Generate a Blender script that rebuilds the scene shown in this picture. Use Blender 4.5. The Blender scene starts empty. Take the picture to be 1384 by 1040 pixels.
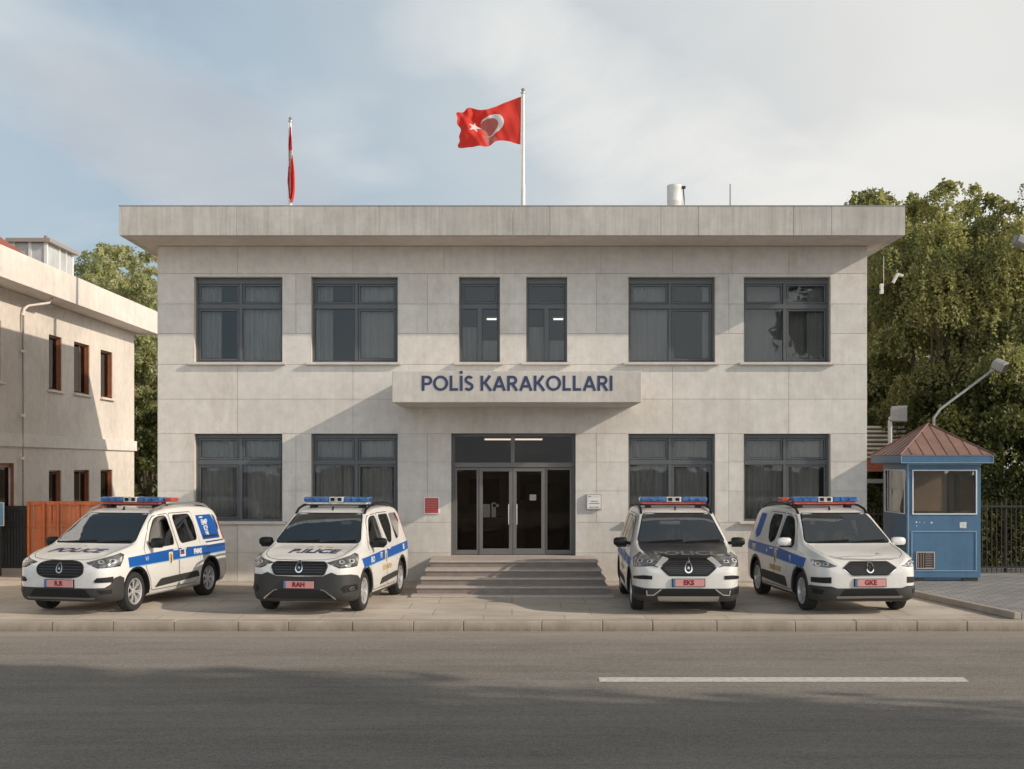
import bpy, bmesh, math, random
import numpy as np
from mathutils import Vector, Matrix
from mathutils.bvhtree import BVHTree
R = math.radians
scene = bpy.context.scene
col = scene.collection
EYE = 2.45
F = 1720.0
def PX(px, Y): return (px - 692.0) * Y / F
def PZ(py, Y): return EYE - (py - 628.0) * Y / F

# ------------------------------------------------------------------ materials
def nt(name):
    m = bpy.data.materials.new(name); m.use_nodes = True
    t = m.node_tree; b = t.nodes['Principled BSDF']
    return m, t, b
def coords(t, scale=(1, 1, 1), kind='Object', rot=(0, 0, 0)):
    c = t.nodes.new('ShaderNodeTexCoord'); mp = t.nodes.new('ShaderNodeMapping')
    mp.inputs['Scale'].default_value = scale; mp.inputs['Rotation'].default_value = rot
    t.links.new(c.outputs[kind], mp.inputs['Vector'])
    return mp.outputs['Vector']
def noise(t, vec, scale, detail=4, rough=.6):
    n = t.nodes.new('ShaderNodeTexNoise'); n.inputs['Scale'].default_value = scale
    n.inputs['Detail'].default_value = detail; n.inputs['Roughness'].default_value = rough
    t.links.new(vec, n.inputs['Vector']); return n.outputs['Fac']
def ramp(t, fac, stops):
    r = t.nodes.new('ShaderNodeValToRGB'); e = r.color_ramp.elements
    while len(e) < len(stops): e.new(.5)
    for k, (p, c) in enumerate(stops):
        e[k].position = p
        e[k].color = (c, c, c, 1) if not hasattr(c, '__len__') else (*c, 1)
    t.links.new(fac, r.inputs['Fac']); return r.outputs['Color']
def mixc(t, fac, a, b, mode='MIX'):
    m = t.nodes.new('ShaderNodeMix'); m.data_type = 'RGBA'; m.blend_type = mode
    for s, v in ((m.inputs[0], fac), (m.inputs[6], a), (m.inputs[7], b)):
        if isinstance(v, (int, float)): s.default_value = v
        elif hasattr(v, '__len__'): s.default_value = (*v, 1) if len(v) == 3 else v
        else: t.links.new(v, s)
    return m.outputs[2]
def bumpn(t, b, h, strength, dist=.01):
    n = t.nodes.new('ShaderNodeBump'); n.inputs['Strength'].default_value = strength
    n.inputs['Distance'].default_value = dist
    t.links.new(h, n.inputs['Height']); t.links.new(n.outputs['Normal'], b.inputs['Normal'])
def M(name, c, rough=.6, metal=0, spec=.5, var=0, vs=3, bump=0, bs=60, coat=0, emit=0, streak=0, alpha=None):
    m, t, b = nt(name)
    b.inputs['Base Color'].default_value = (*c, 1)
    b.inputs['Roughness'].default_value = rough; b.inputs['Metallic'].default_value = metal
    b.inputs['Specular IOR Level'].default_value = spec
    b.inputs['Coat Weight'].default_value = coat; b.inputs['Coat Roughness'].default_value = .04
    v = coords(t)
    src = None
    if var:
        f = noise(t, v, vs, 5)
        src = ramp(t, f, [(.3, tuple(x*(1-var) for x in c)), (.7, tuple(min(1, x*(1+var)) for x in c))])
    if streak:
        f = noise(t, coords(t, (9, 9, .5)), 1, 5)
        g = ramp(t, f, [(.35, 1-streak), (.65, 1.0)])
        src = mixc(t, 1.0, src if src is not None else c, g, 'MULTIPLY')
    if src is not None: t.links.new(src, b.inputs['Base Color'])
    if bump: bumpn(t, b, noise(t, v, bs, 3), bump, .004)
    if emit:
        b.inputs['Emission Color'].default_value = (*c, 1); b.inputs['Emission Strength'].default_value = emit
    return m

def concrete(name, c, warm=.0, streak=.12, dark=.16):
    m, t, b = nt(name); v = coords(t)
    big = noise(t, v, .55, 6, .6)
    c1 = ramp(t, big, [(.32, tuple(x*(1-dark) for x in c)), (.66, tuple(x*1.06 for x in c))])
    med = noise(t, v, 5, 8, .7)
    c2 = mixc(t, 1.0, c1, ramp(t, med, [(.3, .88), (.65, 1.04)]), 'MULTIPLY')
    st = noise(t, coords(t, (14, 14, .55)), 1, 6, .7)
    c3 = mixc(t, 1.0, c2, ramp(t, st, [(.34, 1-streak), (.6, 1.0)]), 'MULTIPLY')
    st2 = noise(t, coords(t, (1.3, 1.3, .35)), 1.3, 7, .75)
    c4 = mixc(t, 1.0, c3, ramp(t, st2, [(.52, 1.0), (.74, (.86, .83, .79))]), 'MULTIPLY')
    fine = noise(t, v, 90, 3, .7)
    c5 = mixc(t, 1.0, c4, ramp(t, fine, [(.3, .93), (.7, 1.05)]), 'MULTIPLY')
    # each cladding panel cast a slightly different tone
    a = t.nodes.new('ShaderNodeAttribute'); a.attribute_name = 'tone'
    c6 = mixc(t, 1.0, c5, ramp(t, a.outputs['Fac'], [(0, .95), (1, 1.05)]), 'MULTIPLY')
    t.links.new(c6, b.inputs['Base Color']); b.inputs['Roughness'].default_value = .85
    b.inputs['Specular IOR Level'].default_value = .25
    bumpn(t, b, noise(t, v, 35, 6, .7), .18, .004)
    return m

def glassmat(name, tint=(.62, .65, .68), refl=.10, rough=.01, gl=(.9, .95, 1)):
    m, t, b = nt(name); t.nodes.remove(b)
    out = [n for n in t.nodes if n.type == 'OUTPUT_MATERIAL'][0]
    tr = t.nodes.new('ShaderNodeBsdfTransparent'); tr.inputs[0].default_value = (*tint, 1)
    g = t.nodes.new('ShaderNodeBsdfGlossy'); g.inputs['Roughness'].default_value = rough
    g.inputs['Color'].default_value = (*gl, 1)
    fr = t.nodes.new('ShaderNodeFresnel'); fr.inputs['IOR'].default_value = 1.5
    ad = t.nodes.new('ShaderNodeMath'); ad.operation = 'ADD'; ad.inputs[1].default_value = refl; ad.use_clamp = True
    t.links.new(fr.outputs[0], ad.inputs[0])
    # float glass is never quite flat
    nb = t.nodes.new('ShaderNodeBump'); nb.inputs['Strength'].default_value = .12; nb.inputs['Distance'].default_value = .02
    t.links.new(noise(t, coords(t), 1.6, 2), nb.inputs['Height']); t.links.new(nb.outputs[0], g.inputs['Normal'])
    mx = t.nodes.new('ShaderNodeMixShader')
    t.links.new(ad.outputs[0], mx.inputs[0]); t.links.new(tr.outputs[0], mx.inputs[1]); t.links.new(g.outputs[0], mx.inputs[2])
    t.links.new(mx.outputs[0], out.inputs['Surface'])
    return m

def brickmat(name, c1, c2, mortar, bw, bh, ms, rough=.8, rotz=0, var=.12, off=.5, bump=.25, kind='xy', stain=.15):
    m, t, b = nt(name)
    v = coords(t, (1, 1, 1), rot=(0, 0, rotz))
    br = t.nodes.new('ShaderNodeTexBrick'); br.offset = off
    br.inputs['Color1'].default_value = (*c1, 1); br.inputs['Color2'].default_value = (*c2, 1)
    br.inputs['Mortar'].default_value = (*mortar, 1); br.inputs['Scale'].default_value = 1
    br.inputs['Brick Width'].default_value = bw; br.inputs['Row Height'].default_value = bh
    br.inputs['Mortar Size'].default_value = ms; br.inputs['Mortar Smooth'].default_value = .3
    br.inputs['Bias'].default_value = 0
    t.links.new(v, br.inputs['Vector'])
    n1 = noise(t, v, .8, 8, .65)
    a = mixc(t, 1.0, br.outputs['Color'], ramp(t, n1, [(.3, 1-var), (.7, 1.08)]), 'MULTIPLY')
    n3 = noise(t, coords(t, (.5, 1.4, 1)), .9, 8, .75)
    a = mixc(t, 1.0, a, ramp(t, n3, [(.5, 1.0), (.72, 1-stain)]), 'MULTIPLY')
    n2 = noise(t, v, 70, 3)
    a = mixc(t, 1.0, a, ramp(t, n2, [(.3, .88), (.7, 1.08)]), 'MULTIPLY')
    t.links.new(a, b.inputs['Base Color']); b.inputs['Roughness'].default_value = rough
    b.inputs['Specular IOR Level'].default_value = .3
    bumpn(t, b, mixc(t, .75, n2, br.outputs['Fac'], 'SUBTRACT'), bump, .006)
    return m

def asphalt():
    m, t, b = nt('asphalt')
    v = coords(t)
    n = noise(t, v, 130, 4, .8)
    base = ramp(t, n, [(.32, (.10, .093, .086)), (.5, (.235, .219, .203)), (.7, (.47, .44, .41))])
    bands = noise(t, coords(t, (.035, 1.6, 1)), 1.6, 6, .7)
    a = mixc(t, 1.0, base, ramp(t, bands, [(.3, .84), (.5, .99), (.7, 1.10)]), 'MULTIPLY')
    gr = noise(t, v, 42, 5, .85)
    a = mixc(t, 1.0, a, ramp(t, gr, [(.34, .70), (.5, 1.0), (.66, 1.28)]), 'MULTIPLY')
    g2 = noise(t, v, 14, 6, .8)
    a = mixc(t, 1.0, a, ramp(t, g2, [(.36, .86), (.64, 1.12)]), 'MULTIPLY')
    bl = noise(t, coords(t, (.25, .6, 1)), 1.2, 8, .75)
    a = mixc(t, 1.0, a, ramp(t, bl, [(.3, .76), (.5, 1.0), (.7, 1.12)]), 'MULTIPLY')
    # thin repaired cracks and seams running along the lane
    sc = noise(t, coords(t, (.06, 5.0, 1)), 1.7, 4, .6)
    a = mixc(t, 1.0, a, ramp(t, sc, [(.485, 1.0), (.5, .88), (.515, 1.0)]), 'MULTIPLY')
    # pale grit gathers along the gutter
    c = t.nodes.new('ShaderNodeTexCoord'); s_ = t.nodes.new('ShaderNodeSeparateXYZ'); t.links.new(c.outputs['Object'], s_.inputs[0])
    mr = t.nodes.new('ShaderNodeMapRange'); mr.inputs[1].default_value = 18.2; mr.inputs[2].default_value = 19.8; mr.inputs[3].default_value = 0; mr.inputs[4].default_value = .6
    t.links.new(s_.outputs[1], mr.inputs[0])
    f = mixc(t, 1.0, mr.outputs[0], ramp(t, noise(t, coords(t, (.4, 2, 1)), 2, 6, .7), [(.3, .3), (.65, 1)]), 'MULTIPLY')
    a = mixc(t, f, a, mixc(t, 1.0, (.50, .45, .39), ramp(t, n, [(.3, .7), (.7, 1.1)]), 'MULTIPLY'))
    t.links.new(a, b.inputs['Base Color']); b.inputs['Roughness'].default_value = .85
    b.inputs['Specular IOR Level'].default_value = .25
    bumpn(t, b, n, .5, .006)
    return m

def leafmat(name, c, c2, trans=.35):
    m, t, b = nt(name)
    a = t.nodes.new('ShaderNodeAttribute'); a.attribute_name = 'tint'
    cc = ramp(t, a.outputs['Fac'], [(0, c), (1, c2)])
    n = noise(t, coords(t), .9, 3)
    cc = mixc(t, 1.0, cc, ramp(t, n, [(.3, (.82, .9, .8)), (.7, (1.15, 1.08, .95))]), 'MULTIPLY')
    t.links.new(cc, b.inputs['Base Color']); b.inputs['Roughness'].default_value = .55
    b.inputs['Specular IOR Level'].default_value = .3
    out = [n for n in t.nodes if n.type == 'OUTPUT_MATERIAL'][0]
    tl = t.nodes.new('ShaderNodeBsdfTranslucent')
    t.links.new(mixc(t, 1.0, cc, (1.25, 1.25, .55), 'MULTIPLY'), tl.inputs['Color'])
    mx = t.nodes.new('ShaderNodeMixShader'); mx.inputs[0].default_value = trans
    t.links.new(b.outputs[0], mx.inputs[1]); t.links.new(tl.outputs[0], mx.inputs[2])
    t.links.new(mx.outputs[0], out.inputs['Surface'])
    return m

MT = {}
MT['wall'] = concrete('wall_concrete', (.66, .63, .595), streak=.05, dark=.07)
MT['fascia'] = concrete('fascia_concrete', (.55, .53, .50), streak=.2, dark=.14)
MT['soffit'] = concrete('soffit_concrete', (.62, .57, .52), streak=.0, dark=.12)
MT['joint'] = M('joint_dark', (.44, .41, .38), .9)
MT['sill'] = concrete('sill_stone', (.62, .58, .54), streak=.05, dark=.08)
MT['reveal'] = concrete('reveal_render', (.62, .57, .52), streak=.03, dark=.05)
MT['frame'] = M('slate_window_frame', (.085, .092, .10), .42, var=.08)
MT['dframe'] = M('door_frame_metal', (.13, .125, .12), .4, var=.08)
MT['gasket'] = M('gasket', (.012, .013, .015), .6)
MT['glass'] = glassmat('window_glass', (.72, .72, .715), -.016, gl=(.85, .88, .90))
MT['doorglass'] = glassmat('door_glass', (.66, .60, .55), -.028)
MT['curtain'] = M('curtain_cloth', (.66, .64, .61), .9, var=.12, vs=1.2)
MT['blind'] = M('blind_cloth', (.42, .36, .30), .9)
MT['room'] = M('room_plaster', (.42, .37, .32), .9)
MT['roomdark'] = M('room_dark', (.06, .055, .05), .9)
MT['tube'] = M('lit_tube', (1, .97, .9), .5, emit=2.0)
MT['step'] = M('step_granite', (.23, .19, .168), .75, var=.14, vs=4, bump=.2, bs=120)
MT['tread'] = M('step_nosing', (.44, .39, .355), .7, var=.1, vs=6, bump=.1)
MT['asphalt'] = asphalt()
MT['paver'] = brickmat('forecourt_slabs', (.56, .50, .435), (.64, .58, .505), (.40, .355, .31), 1.3, .9, .012, var=.2, bump=.15, off=.35, stain=.38)
MT['cobble'] = brickmat('grey_setts', (.27, .27, .275), (.35, .35, .36), (.15, .15, .15), .30, .20, .014, var=.15, bump=.5)
MT['kerb'] = M('kerb_stone', (.50, .435, .37), .85, var=.16, vs=2.2, bump=.4, bs=50, streak=.12)
def kerb_grime(m):
    t = m.node_tree; b = t.nodes['Principled BSDF']; src = b.inputs['Base Color'].links[0].from_socket
    c = t.nodes.new('ShaderNodeTexCoord'); s_ = t.nodes.new('ShaderNodeSeparateXYZ'); t.links.new(c.outputs['Object'], s_.inputs[0])
    mr = t.nodes.new('ShaderNodeMapRange'); mr.inputs[1].default_value = -.15; mr.inputs[2].default_value = .005; mr.inputs[3].default_value = 1.0; mr.inputs[4].default_value = .30
    t.links.new(s_.outputs[2], mr.inputs[0])
    f = mixc(t, 1.0, mr.outputs[0], ramp(t, noise(t, coords(t, (3, 3, 1)), 1.5, 7, .7), [(.25, .45), (.6, 1)]), 'MULTIPLY')
    t.links.new(mixc(t, f, src, (.17, .135, .10)), b.inputs['Base Color'])
kerb_grime(MT['kerb'])
MT['dimpaper'] = M('dim_paper', (.055, .052, .048), .7, var=.5, vs=30)
MT['paper'] = M('notice_paper', (.20, .20, .19), .7, var=.5, vs=30)
MT['paint'] = M('road_paint', (.58, .58, .54), .7, var=.26, vs=14, bump=.2, bs=100)
MT['soil'] = M('earth', (.13, .12, .08), .95, var=.3, vs=.6)
MT['metal'] = M('galvanised_metal', (.42, .43, .43), .45, .6, var=.1)
MT['white'] = M('white_enamel', (.70, .70, .68), .4, var=.05)
MT['red'] = M('red_enamel', (.45, .04, .035), .5, var=.1)
MT['navy'] = M('navy_lettering', (.022, .036, .105), .45)
MT['ink'] = M('dark_ink', (.05, .05, .055), .6)
MT['rooftile'] = None
MT['black'] = M('black_metal', (.022, .022, .022), .5, var=.2)
MT['bark'] = M('bark', (.10, .085, .065), .9, var=.3, vs=6, bump=.8, bs=25)
MT['orange'] = M('orange_painted_steel', (.68, .20, .07), .5, var=.16, vs=4, streak=.2)
MT['blue'] = M('booth_blue_paint', (.062, .15, .26), .45, var=.12, vs=2.5, streak=.12)
MT['bluetrim'] = M('booth_trim', (.24, .35, .45), .45, var=.1)
MT['boothroof'] = M('booth_roof_metal', (.265, .165, .14), .5, var=.16, vs=2, streak=.15)
MT['cream'] = concrete('neighbour_render', (.72, .66, .60), streak=.04, dark=.13)
MT['creamlite'] = concrete('neighbour_fascia', (.76, .71, .66), streak=.04, dark=.08)
MT['brown'] = M('brown_timber', (.26, .10, .05), .5, var=.2, vs=5)
MT['brownglass'] = glassmat('neighbour_glass', (.5, .42, .36), .0, gl=(.6, .52, .45))

# ------------------------------------------------------------------ objects
def tag(o, label=None, cat=None, group=None, kind=None):
    if label: o['label'] = label
    if cat: o['category'] = cat
    if group: o['group'] = group
    if kind: o['kind'] = kind
    return o
def thing(name, label, cat, loc=(0, 0, 0), rz=0, group=None):
    o = bpy.data.objects.new(name, None); col.objects.link(o)
    o.location = loc; o.rotation_euler = (0, 0, rz); o.empty_display_size = .2
    return tag(o, label, cat, group)

class MB:
    def __init__(s): s.v = []; s.f = []; s.m = []; s.tone = []
    def add(s, vs, fs, mi=0):
        b = len(s.v); s.v += [tuple(v) for v in vs]
        for f in fs: s.f.append([b+i for i in f]); s.m.append(mi)
    def box(s, x0, x1, y0, y1, z0, z1, mi=0, tone=.5):
        s.add([(x0,y0,z0),(x1,y0,z0),(x1,y1,z0),(x0,y1,z0),(x0,y0,z1),(x1,y0,z1),(x1,y1,z1),(x0,y1,z1)],
              [(0,3,2,1),(4,5,6,7),(0,1,5,4),(1,2,6,5),(2,3,7,6),(3,0,4,7)], mi)
        s.tone += [tone]*8
        return s
    def rbox(s, c, size, rot=(0, 0, 0), mi=0):
        from mathutils import Euler
        E = Euler(rot).to_matrix(); c = Vector(c); h = Vector(size)/2
        vs = []
        for z in (-1, 1):
            for x, y in ((-1,-1),(1,-1),(1,1),(-1,1)):
                vs.append(c + E @ Vector((x*h.x, y*h.y, z*h.z)))
        s.add(vs, [(0,3,2,1),(4,5,6,7),(0,1,5,4),(1,2,6,5),(2,3,7,6),(3,0,4,7)], mi); return s
    def tube(s, pts, r, n=8, mi=0, cap=True):
        pts = [Vector(p) for p in pts]; rs = r if hasattr(r, '__len__') else [r]*len(pts)
        b = len(s.v); up = Vector((0, 0, 1))
        for i, p in enumerate(pts):
            d = (pts[min(i+1, len(pts)-1)] - pts[max(i-1, 0)]).normalized()
            a = d.cross(up)
            if a.length < 1e-3: a = d.cross(Vector((0, 1, 0)))
            a.normalize(); c = a.cross(d)
            for k in range(n):
                t = 2*math.pi*k/n; s.v.append(tuple(p + (a*math.cos(t)+c*math.sin(t))*rs[i]))
        for i in range(len(pts)-1):
            for k in range(n):
                k2 = (k+1) % n
                s.f.append([b+i*n+k, b+i*n+k2, b+(i+1)*n+k2, b+(i+1)*n+k]); s.m.append(mi)
        if cap:
            s.f.append([b+k for k in range(n)][::-1]); s.m.append(mi)
            s.f.append([b+(len(pts)-1)*n+k for k in range(n)]); s.m.append(mi)
        return s
    def lathe(s, prof, o=(0, 0, 0), axis='z', n=32, mi=0, a0=0, a1=2*math.pi, closed=True):
        b = len(s.v); cnt = n if closed else n+1
        for k in range(cnt):
            t = a0+(a1-a0)*k/n; c, sn = math.cos(t), math.sin(t)
            for r, h in prof:
                p = (r*c, r*sn, h) if axis == 'z' else ((h, r*c, r*sn) if axis == 'x' else (r*c, h, r*sn))
                s.v.append((p[0]+o[0], p[1]+o[1], p[2]+o[2]))
        L = len(prof)
        for k in range(n):
            k2 = (k+1) % cnt
            for j in range(L-1):
                s.f.append([b+k*L+j, b+k2*L+j, b+k2*L+j+1, b+k*L+j+1]); s.m.append(mi)
        return s
    def prism(s, poly, axis, a, c, mi=0):
        """poly 2-D outline; axis 'y': poly in xz, from y=a to y=c; 'x': poly in yz; 'z': poly in xy"""
        n = len(poly)
        def P(u, w, q): return (u, q, w) if axis == 'y' else ((q, u, w) if axis == 'x' else (u, w, q))
        s.add([P(u, w, a) for u, w in poly]+[P(u, w, c) for u, w in poly],
              [tuple(range(n)), tuple(range(2*n-1, n-1, -1))]+[(i, i+n, (i+1) % n+n, (i+1) % n) for i in range(n)], mi)
        return s
    def quad(s, a, b, c, d, mi=0): s.add([a, b, c, d], [(0, 1, 2, 3)], mi); return s
    def build(s, name, mats, parent=None, bevel=0, smooth=False, seg=2, loc=None):
        me = bpy.data.meshes.new(name); me.from_pydata(s.v, [], s.f)
        if not isinstance(mats, (list, tuple)): mats = [mats]
        for m in mats: me.materials.append(m)
        me.polygons.foreach_set('material_index', s.m)
        if len(s.tone) == len(s.v) and len(s.v):
            at = me.attributes.new('tone', 'FLOAT', 'POINT'); at.data.foreach_set('value', s.tone)
        else:
            at = me.attributes.new('tone', 'FLOAT', 'POINT'); at.data.foreach_set('value', [.5]*len(s.v))
        bm = bmesh.new(); bm.from_mesh(me); bmesh.ops.recalc_face_normals(bm, faces=bm.faces); bm.to_mesh(me); bm.free()
        o = bpy.data.objects.new(name, me); col.objects.link(o)
        if parent: o.parent = parent
        if loc: o.location = loc
        if smooth:
            me.polygons.foreach_set('use_smooth', [True]*len(me.polygons))
            me.set_sharp_from_angle(angle=R(40))
        if bevel:
            bv = o.modifiers.new('bevel', 'BEVEL'); bv.width = bevel; bv.segments = seg; bv.limit_method = 'ANGLE'; bv.angle_limit = R(50)
            bv.harden_normals = False
        return o

def text_geo(txt, size, xs=1, shear=0, bold=0, extrude=0, align='CENTER'):
    cu = bpy.data.curves.new('t', 'FONT'); cu.body = txt; cu.size = size; cu.align_x = align; cu.align_y = 'CENTER'
    cu.shear = shear; cu.offset = bold; cu.extrude = extrude; cu.resolution_u = 3
    o = bpy.data.objects.new('t', cu); col.objects.link(o)
    dg = bpy.context.evaluated_depsgraph_get(); dg.update()
    me = o.evaluated_get(dg).to_mesh()
    vs = [(v.co.x*xs, v.co.y, v.co.z) for v in me.vertices]; fs = [list(p.vertices) for p in me.polygons]
    o.evaluated_get(dg).to_mesh_clear()
    bpy.data.objects.remove(o); bpy.data.curves.remove(cu)
    return vs, fs

# ------------------------------------------------------------------ the setting
def sheet(name, x0, x1, y0, y1, z, m):
    b = MB(); b.quad((x0, y0, z), (x1, y0, z), (x1, y1, z), (x0, y1, z))
    return tag(b.build(name, m), kind='structure')
sheet('ground', -900, 900, -900, 900, -.30, MT['soil'])
KY = 19.84
o = MB().box(-90, 90, 4.2, KY, -.29, -.15).build('road', MT['asphalt']); tag(o, kind='structure')
# road marking, right end cut on a slant
b = MB(); xa, xb = PX(809, 15.37), PX(1310, 15.37)
y0, y1 = 2.6*F/(922.3-628), 2.6*F/(916-628)
b.quad((xa, y0, -.146), (PX(1310, y0), y0, -.146), (PX(1302, y1), y1, -.146), (PX(809, y1), y1, -.146))
tag(b.build('road_marking', MT['paint']), kind='structure')
b = MB().box(-90, 90, KY+.02, 90, -.29, 0.0)
tag(b.build('forecourt', MT['paver']), kind='structure')
rnd = random.Random(4)
b = MB(); x = -30.0
while x < 30:
    w = rnd.choice([.78, .95, 1.0, 1.22]); b.box(x+.0035, x+w-.0035, KY-.01-rnd.uniform(0, .006), KY+.24, -.28, .008+rnd.uniform(-.002, .003)); x += w
tag(b.build('kerb', MT['kerb'], bevel=.012, seg=2), kind='structure')
b = MB().box(-90, 90, -12, 4.0, -.29, -.02); tag(b.build('far_pavement', MT['paver']), kind='structure')
b = MB().box(-90, 90, 4.0, 4.2, -.29, -.012); tag(b.build('far_kerb', MT['kerb'], bevel=.02), kind='structure')
# raised paved area on the right, its kerb running back towards the booth
edge = [(7.93, KY+.26), (7.86, 20.6), (7.62, 22.2), (7.38, 23.7), (7.30, 25.0), (7.42, 26.3)]
b = MB(); poly = [(x+.13, y) for x, y in edge]+[(7.55, 34), (40, 34), (40, KY+.26)]
b.prism(poly, 'z', .002, .10)
tag(b.build('paved_terrace', MT['cobble']), kind='structure')
b = MB()
for i in range(len(edge)-1):
    (ax, ay), (bx, by) = edge[i], edge[i+1]; d = math.hypot(bx-ax, by-ay); n = max(1, round(d/.75))
    for k in range(n):
        t0, t1 = k/n+.004, (k+1)/n-.004
        P = lambda t: (ax+(bx-ax)*t, ay+(by-ay)*t)
        p, q = P(t0), P(t1)
        b.prism([p, (p[0]+.12, p[1]), (q[0]+.12, q[1]), q], 'z', .003, .112)
tag(b.build('terrace_kerb', MT['kerb'], bevel=.012), kind='structure')

# ------------------------------------------------------------------ police station
WY = 26.34; WX0, WX1 = -7.33, 7.34
OPEN = []   # x0,x1,z0,z1
S = F/WY
wx = lambda p: (p-692)/S
wz = lambda p: EYE-(p-628)/S
ws_px = [(262, 382, 'w'), (420, 538, 'w'), (620, 676, 'n'), (711, 767, 'n'), (849, 967, 'w'), (1005, 1123, 'w')]
ZU = (wz(490), wz(374)); ZL = (wz(705), wz(586))
for a, c, k in ws_px: OPEN.append((wx(a), wx(c), ZU[0], ZU[1], k))
for a, c, k in ws_px:
    if k == 'w': OPEN.append((wx(a), wx(c), ZL[0], ZL[1], 'w'))
DOOR = (wx(610), wx(778), .56, wz(586))
HOLES = [o[:4] for o in OPEN]+[DOOR]
def minus(rect, holes):
    x0, x1, z0, z1 = rect
    xs = sorted({x0, x1}|{v for h in holes for v in h[:2] if x0 < v < x1})
    zs = sorted({z0, z1}|{v for h in holes for v in h[2:4] if z0 < v < z1})
    out = []
    for i in range(len(xs)-1):
        for j in range(len(zs)-1):
            cx, cz = (xs[i]+xs[i+1])/2, (zs[j]+zs[j+1])/2
            if not any(h[0] < cx < h[1] and h[2] < cz < h[3] for h in holes):
                out.append((xs[i], xs[i+1], zs[j], zs[j+1]))
    # merge vertically adjacent pieces of equal width
    return out
station = thing('police_station', 'two storey concrete police station with a flat overhanging roof and name over its door', 'building', (0, WY, 0))
def sp(mb, name, mats, **k):
    o = mb.build(name, mats, **k); o.parent = station; o.location = (0, -WY, 0); return o
PT = .014
b = MB()
for r in minus((WX0+.002, WX1-.002, 0.002, 6.97), HOLES): b.box(r[0], r[1], WY+PT, WY+.26, r[2], r[3])
BK = 32.6
for (x0, x1, y0, y1) in ((WX0+.002, WX0+.25, WY+.262, BK-.25), (WX1-.25, WX1-.002, WY+.262, BK-.25), (WX0+.002, WX1-.002, BK-.25, BK)): b.box(x0, x1, y0, y1, .002, 6.97)
sp(b, 'wall', MT['joint'])
zs = [0.03, .62, 1.25, 1.9, 2.5, 3.09, 3.80, 4.52, 5.16, 5.77, 6.40, 6.966]
joints = {6.40: [321, 477, 600, 669, 812, 909, 989, 1066], 3.80: [321, 477, 909, 1066], 3.09: [321, 477, 909, 1066],
          .03: [321, 477, 905, 1066], .62: [321, 477, 905, 1066], 4.52: [321, 477, 909, 1066]}
b = MB(); g = .0035
rp = random.Random(8)
for i in range(len(zs)-1):
    cuts = [WX0]+[wx(p) for p in joints.get(zs[i], [])]
    if zs[i] not in joints: cuts += [wx(400), wx(578), wx(806), wx(985)]
    cuts.append(WX1)
    for j in range(len(cuts)-1):
        tn = rp.random()
        for r in minus((cuts[j]+g, cuts[j+1]-g, zs[i]+g, zs[i+1]-g), HOLES): b.box(r[0], r[1], WY, WY+PT-.001, r[2], r[3], tone=tn)
# side walls clad the same way
for side, xx in ((-1, WX0), (1, WX1)):
    for i in range(len(zs)-1):
        ys = [WY+PT, 28.2, 30.1, 32, BK]
        for j in range(4):
            tn = rp.random(); a, c = (xx-.012, xx+.001) if side < 0 else (xx-.001, xx+.012)
            b.box(a, c, ys[j]+g, ys[j+1]-g, zs[i]+g, zs[i+1]-g, tone=tn)
sp(b, 'wall_cladding', MT['wall'])
b = MB().box(WX0-.02, WX1+.02, WY-.03, WY-.002, .004, .028); sp(b, 'plinth', MT['sill'])
# roof slab
FY = 25.10; FX = 7.755; FZ0, FZ1 = 6.972, 7.545
b = MB().box(-FX+.03, FX-.03, FY+.03, BK+.4, FZ0+.001, FZ1-.12); roof = sp(b, 'roof', MT['soffit'])
cuts = [-FX]+[(p-692)*FY/F for p in (319, 512, 693, 743, 893, 944, 1072, 1124)]+[FX]
b = MB()
for j in range(len(cuts)-1): b.box(cuts[j]+.002, cuts[j+1]-.002, FY, FY+.14, FZ0-.004, FZ1, tone=rp.random())
ys = [FY+.142, 27, 29, 31, BK+.4]
for j in range(4):
    for s_ in (-1, 1):
        a, c = sorted((s_*FX, s_*(FX-.14))); b.box(a, c, ys[j]+.002, ys[j+1]-.002, FZ0-.004, FZ1, tone=rp.random())
b.box(-FX+.14, FX-.14, BK+.26, BK+.4, FZ0-.004, FZ1)
o = b.build('fascia', MT['fascia'], bevel=.006); o.parent = roof
b = MB().box(-FX-.008, FX+.008, FY-.008, FY+.15, FZ1+.001, FZ1+.016)
b.box(-FX-.008, -FX+.15, FY+.151, BK+.4, FZ1+.001, FZ1+.016); b.box(FX-.15, FX+.008, FY+.151, BK+.4, FZ1+.001, FZ1+.016)
o = b.build('coping', M('lead_coping', (.30, .29, .28), .5, .3, var=.1)); o.parent = roof
# interior: floors, partition
b = MB()
for z in (.04, 3.50, 6.80): b.box(WX0+.26, WX1-.26, WY+.263, BK-.26, z, z+.12)
b.box(WX0+.26, WX1-.26, 30.5, 30.62, .17, 3.49); b.box(WX0+.26, WX1-.26, 30.5, 30.62, 3.63, 6.79)
for px in (401, 580, 694, 808, 986):
    if px != 694: b.box(wx(px)-.06, wx(px)+.06, WY+.265, 30.49, .17, 3.49)
    b.box(wx(px)-.06, wx(px)+.06, WY+.265, 30.49, 3.63, 6.79)
sp(b, 'interior_walls', MT['room'])

def wavy(mb, x0, x1, y, z0, z1, amp=.03, per=.11, rnd=None):
    n = max(6, int((x1-x0)/.015)); ph = rnd.uniform(0, 6)
    top = [(x0+(x1-x0)*i/n, y+amp*math.sin((x1-x0)*i/n/per*6.28+ph)+amp*.6*math.sin((x1-x0)*i/n/per*2.1+ph*2)) for i in range(n+1)]
    bs = len(mb.v)
    for x, yy in top: mb.v.append((x, yy, z0)); mb.v.append((x, yy, z1))
    for i in range(n): mb.f.append([bs+2*i, bs+2*i+2, bs+2*i+3, bs+2*i+1]); mb.m.append(0)

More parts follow.
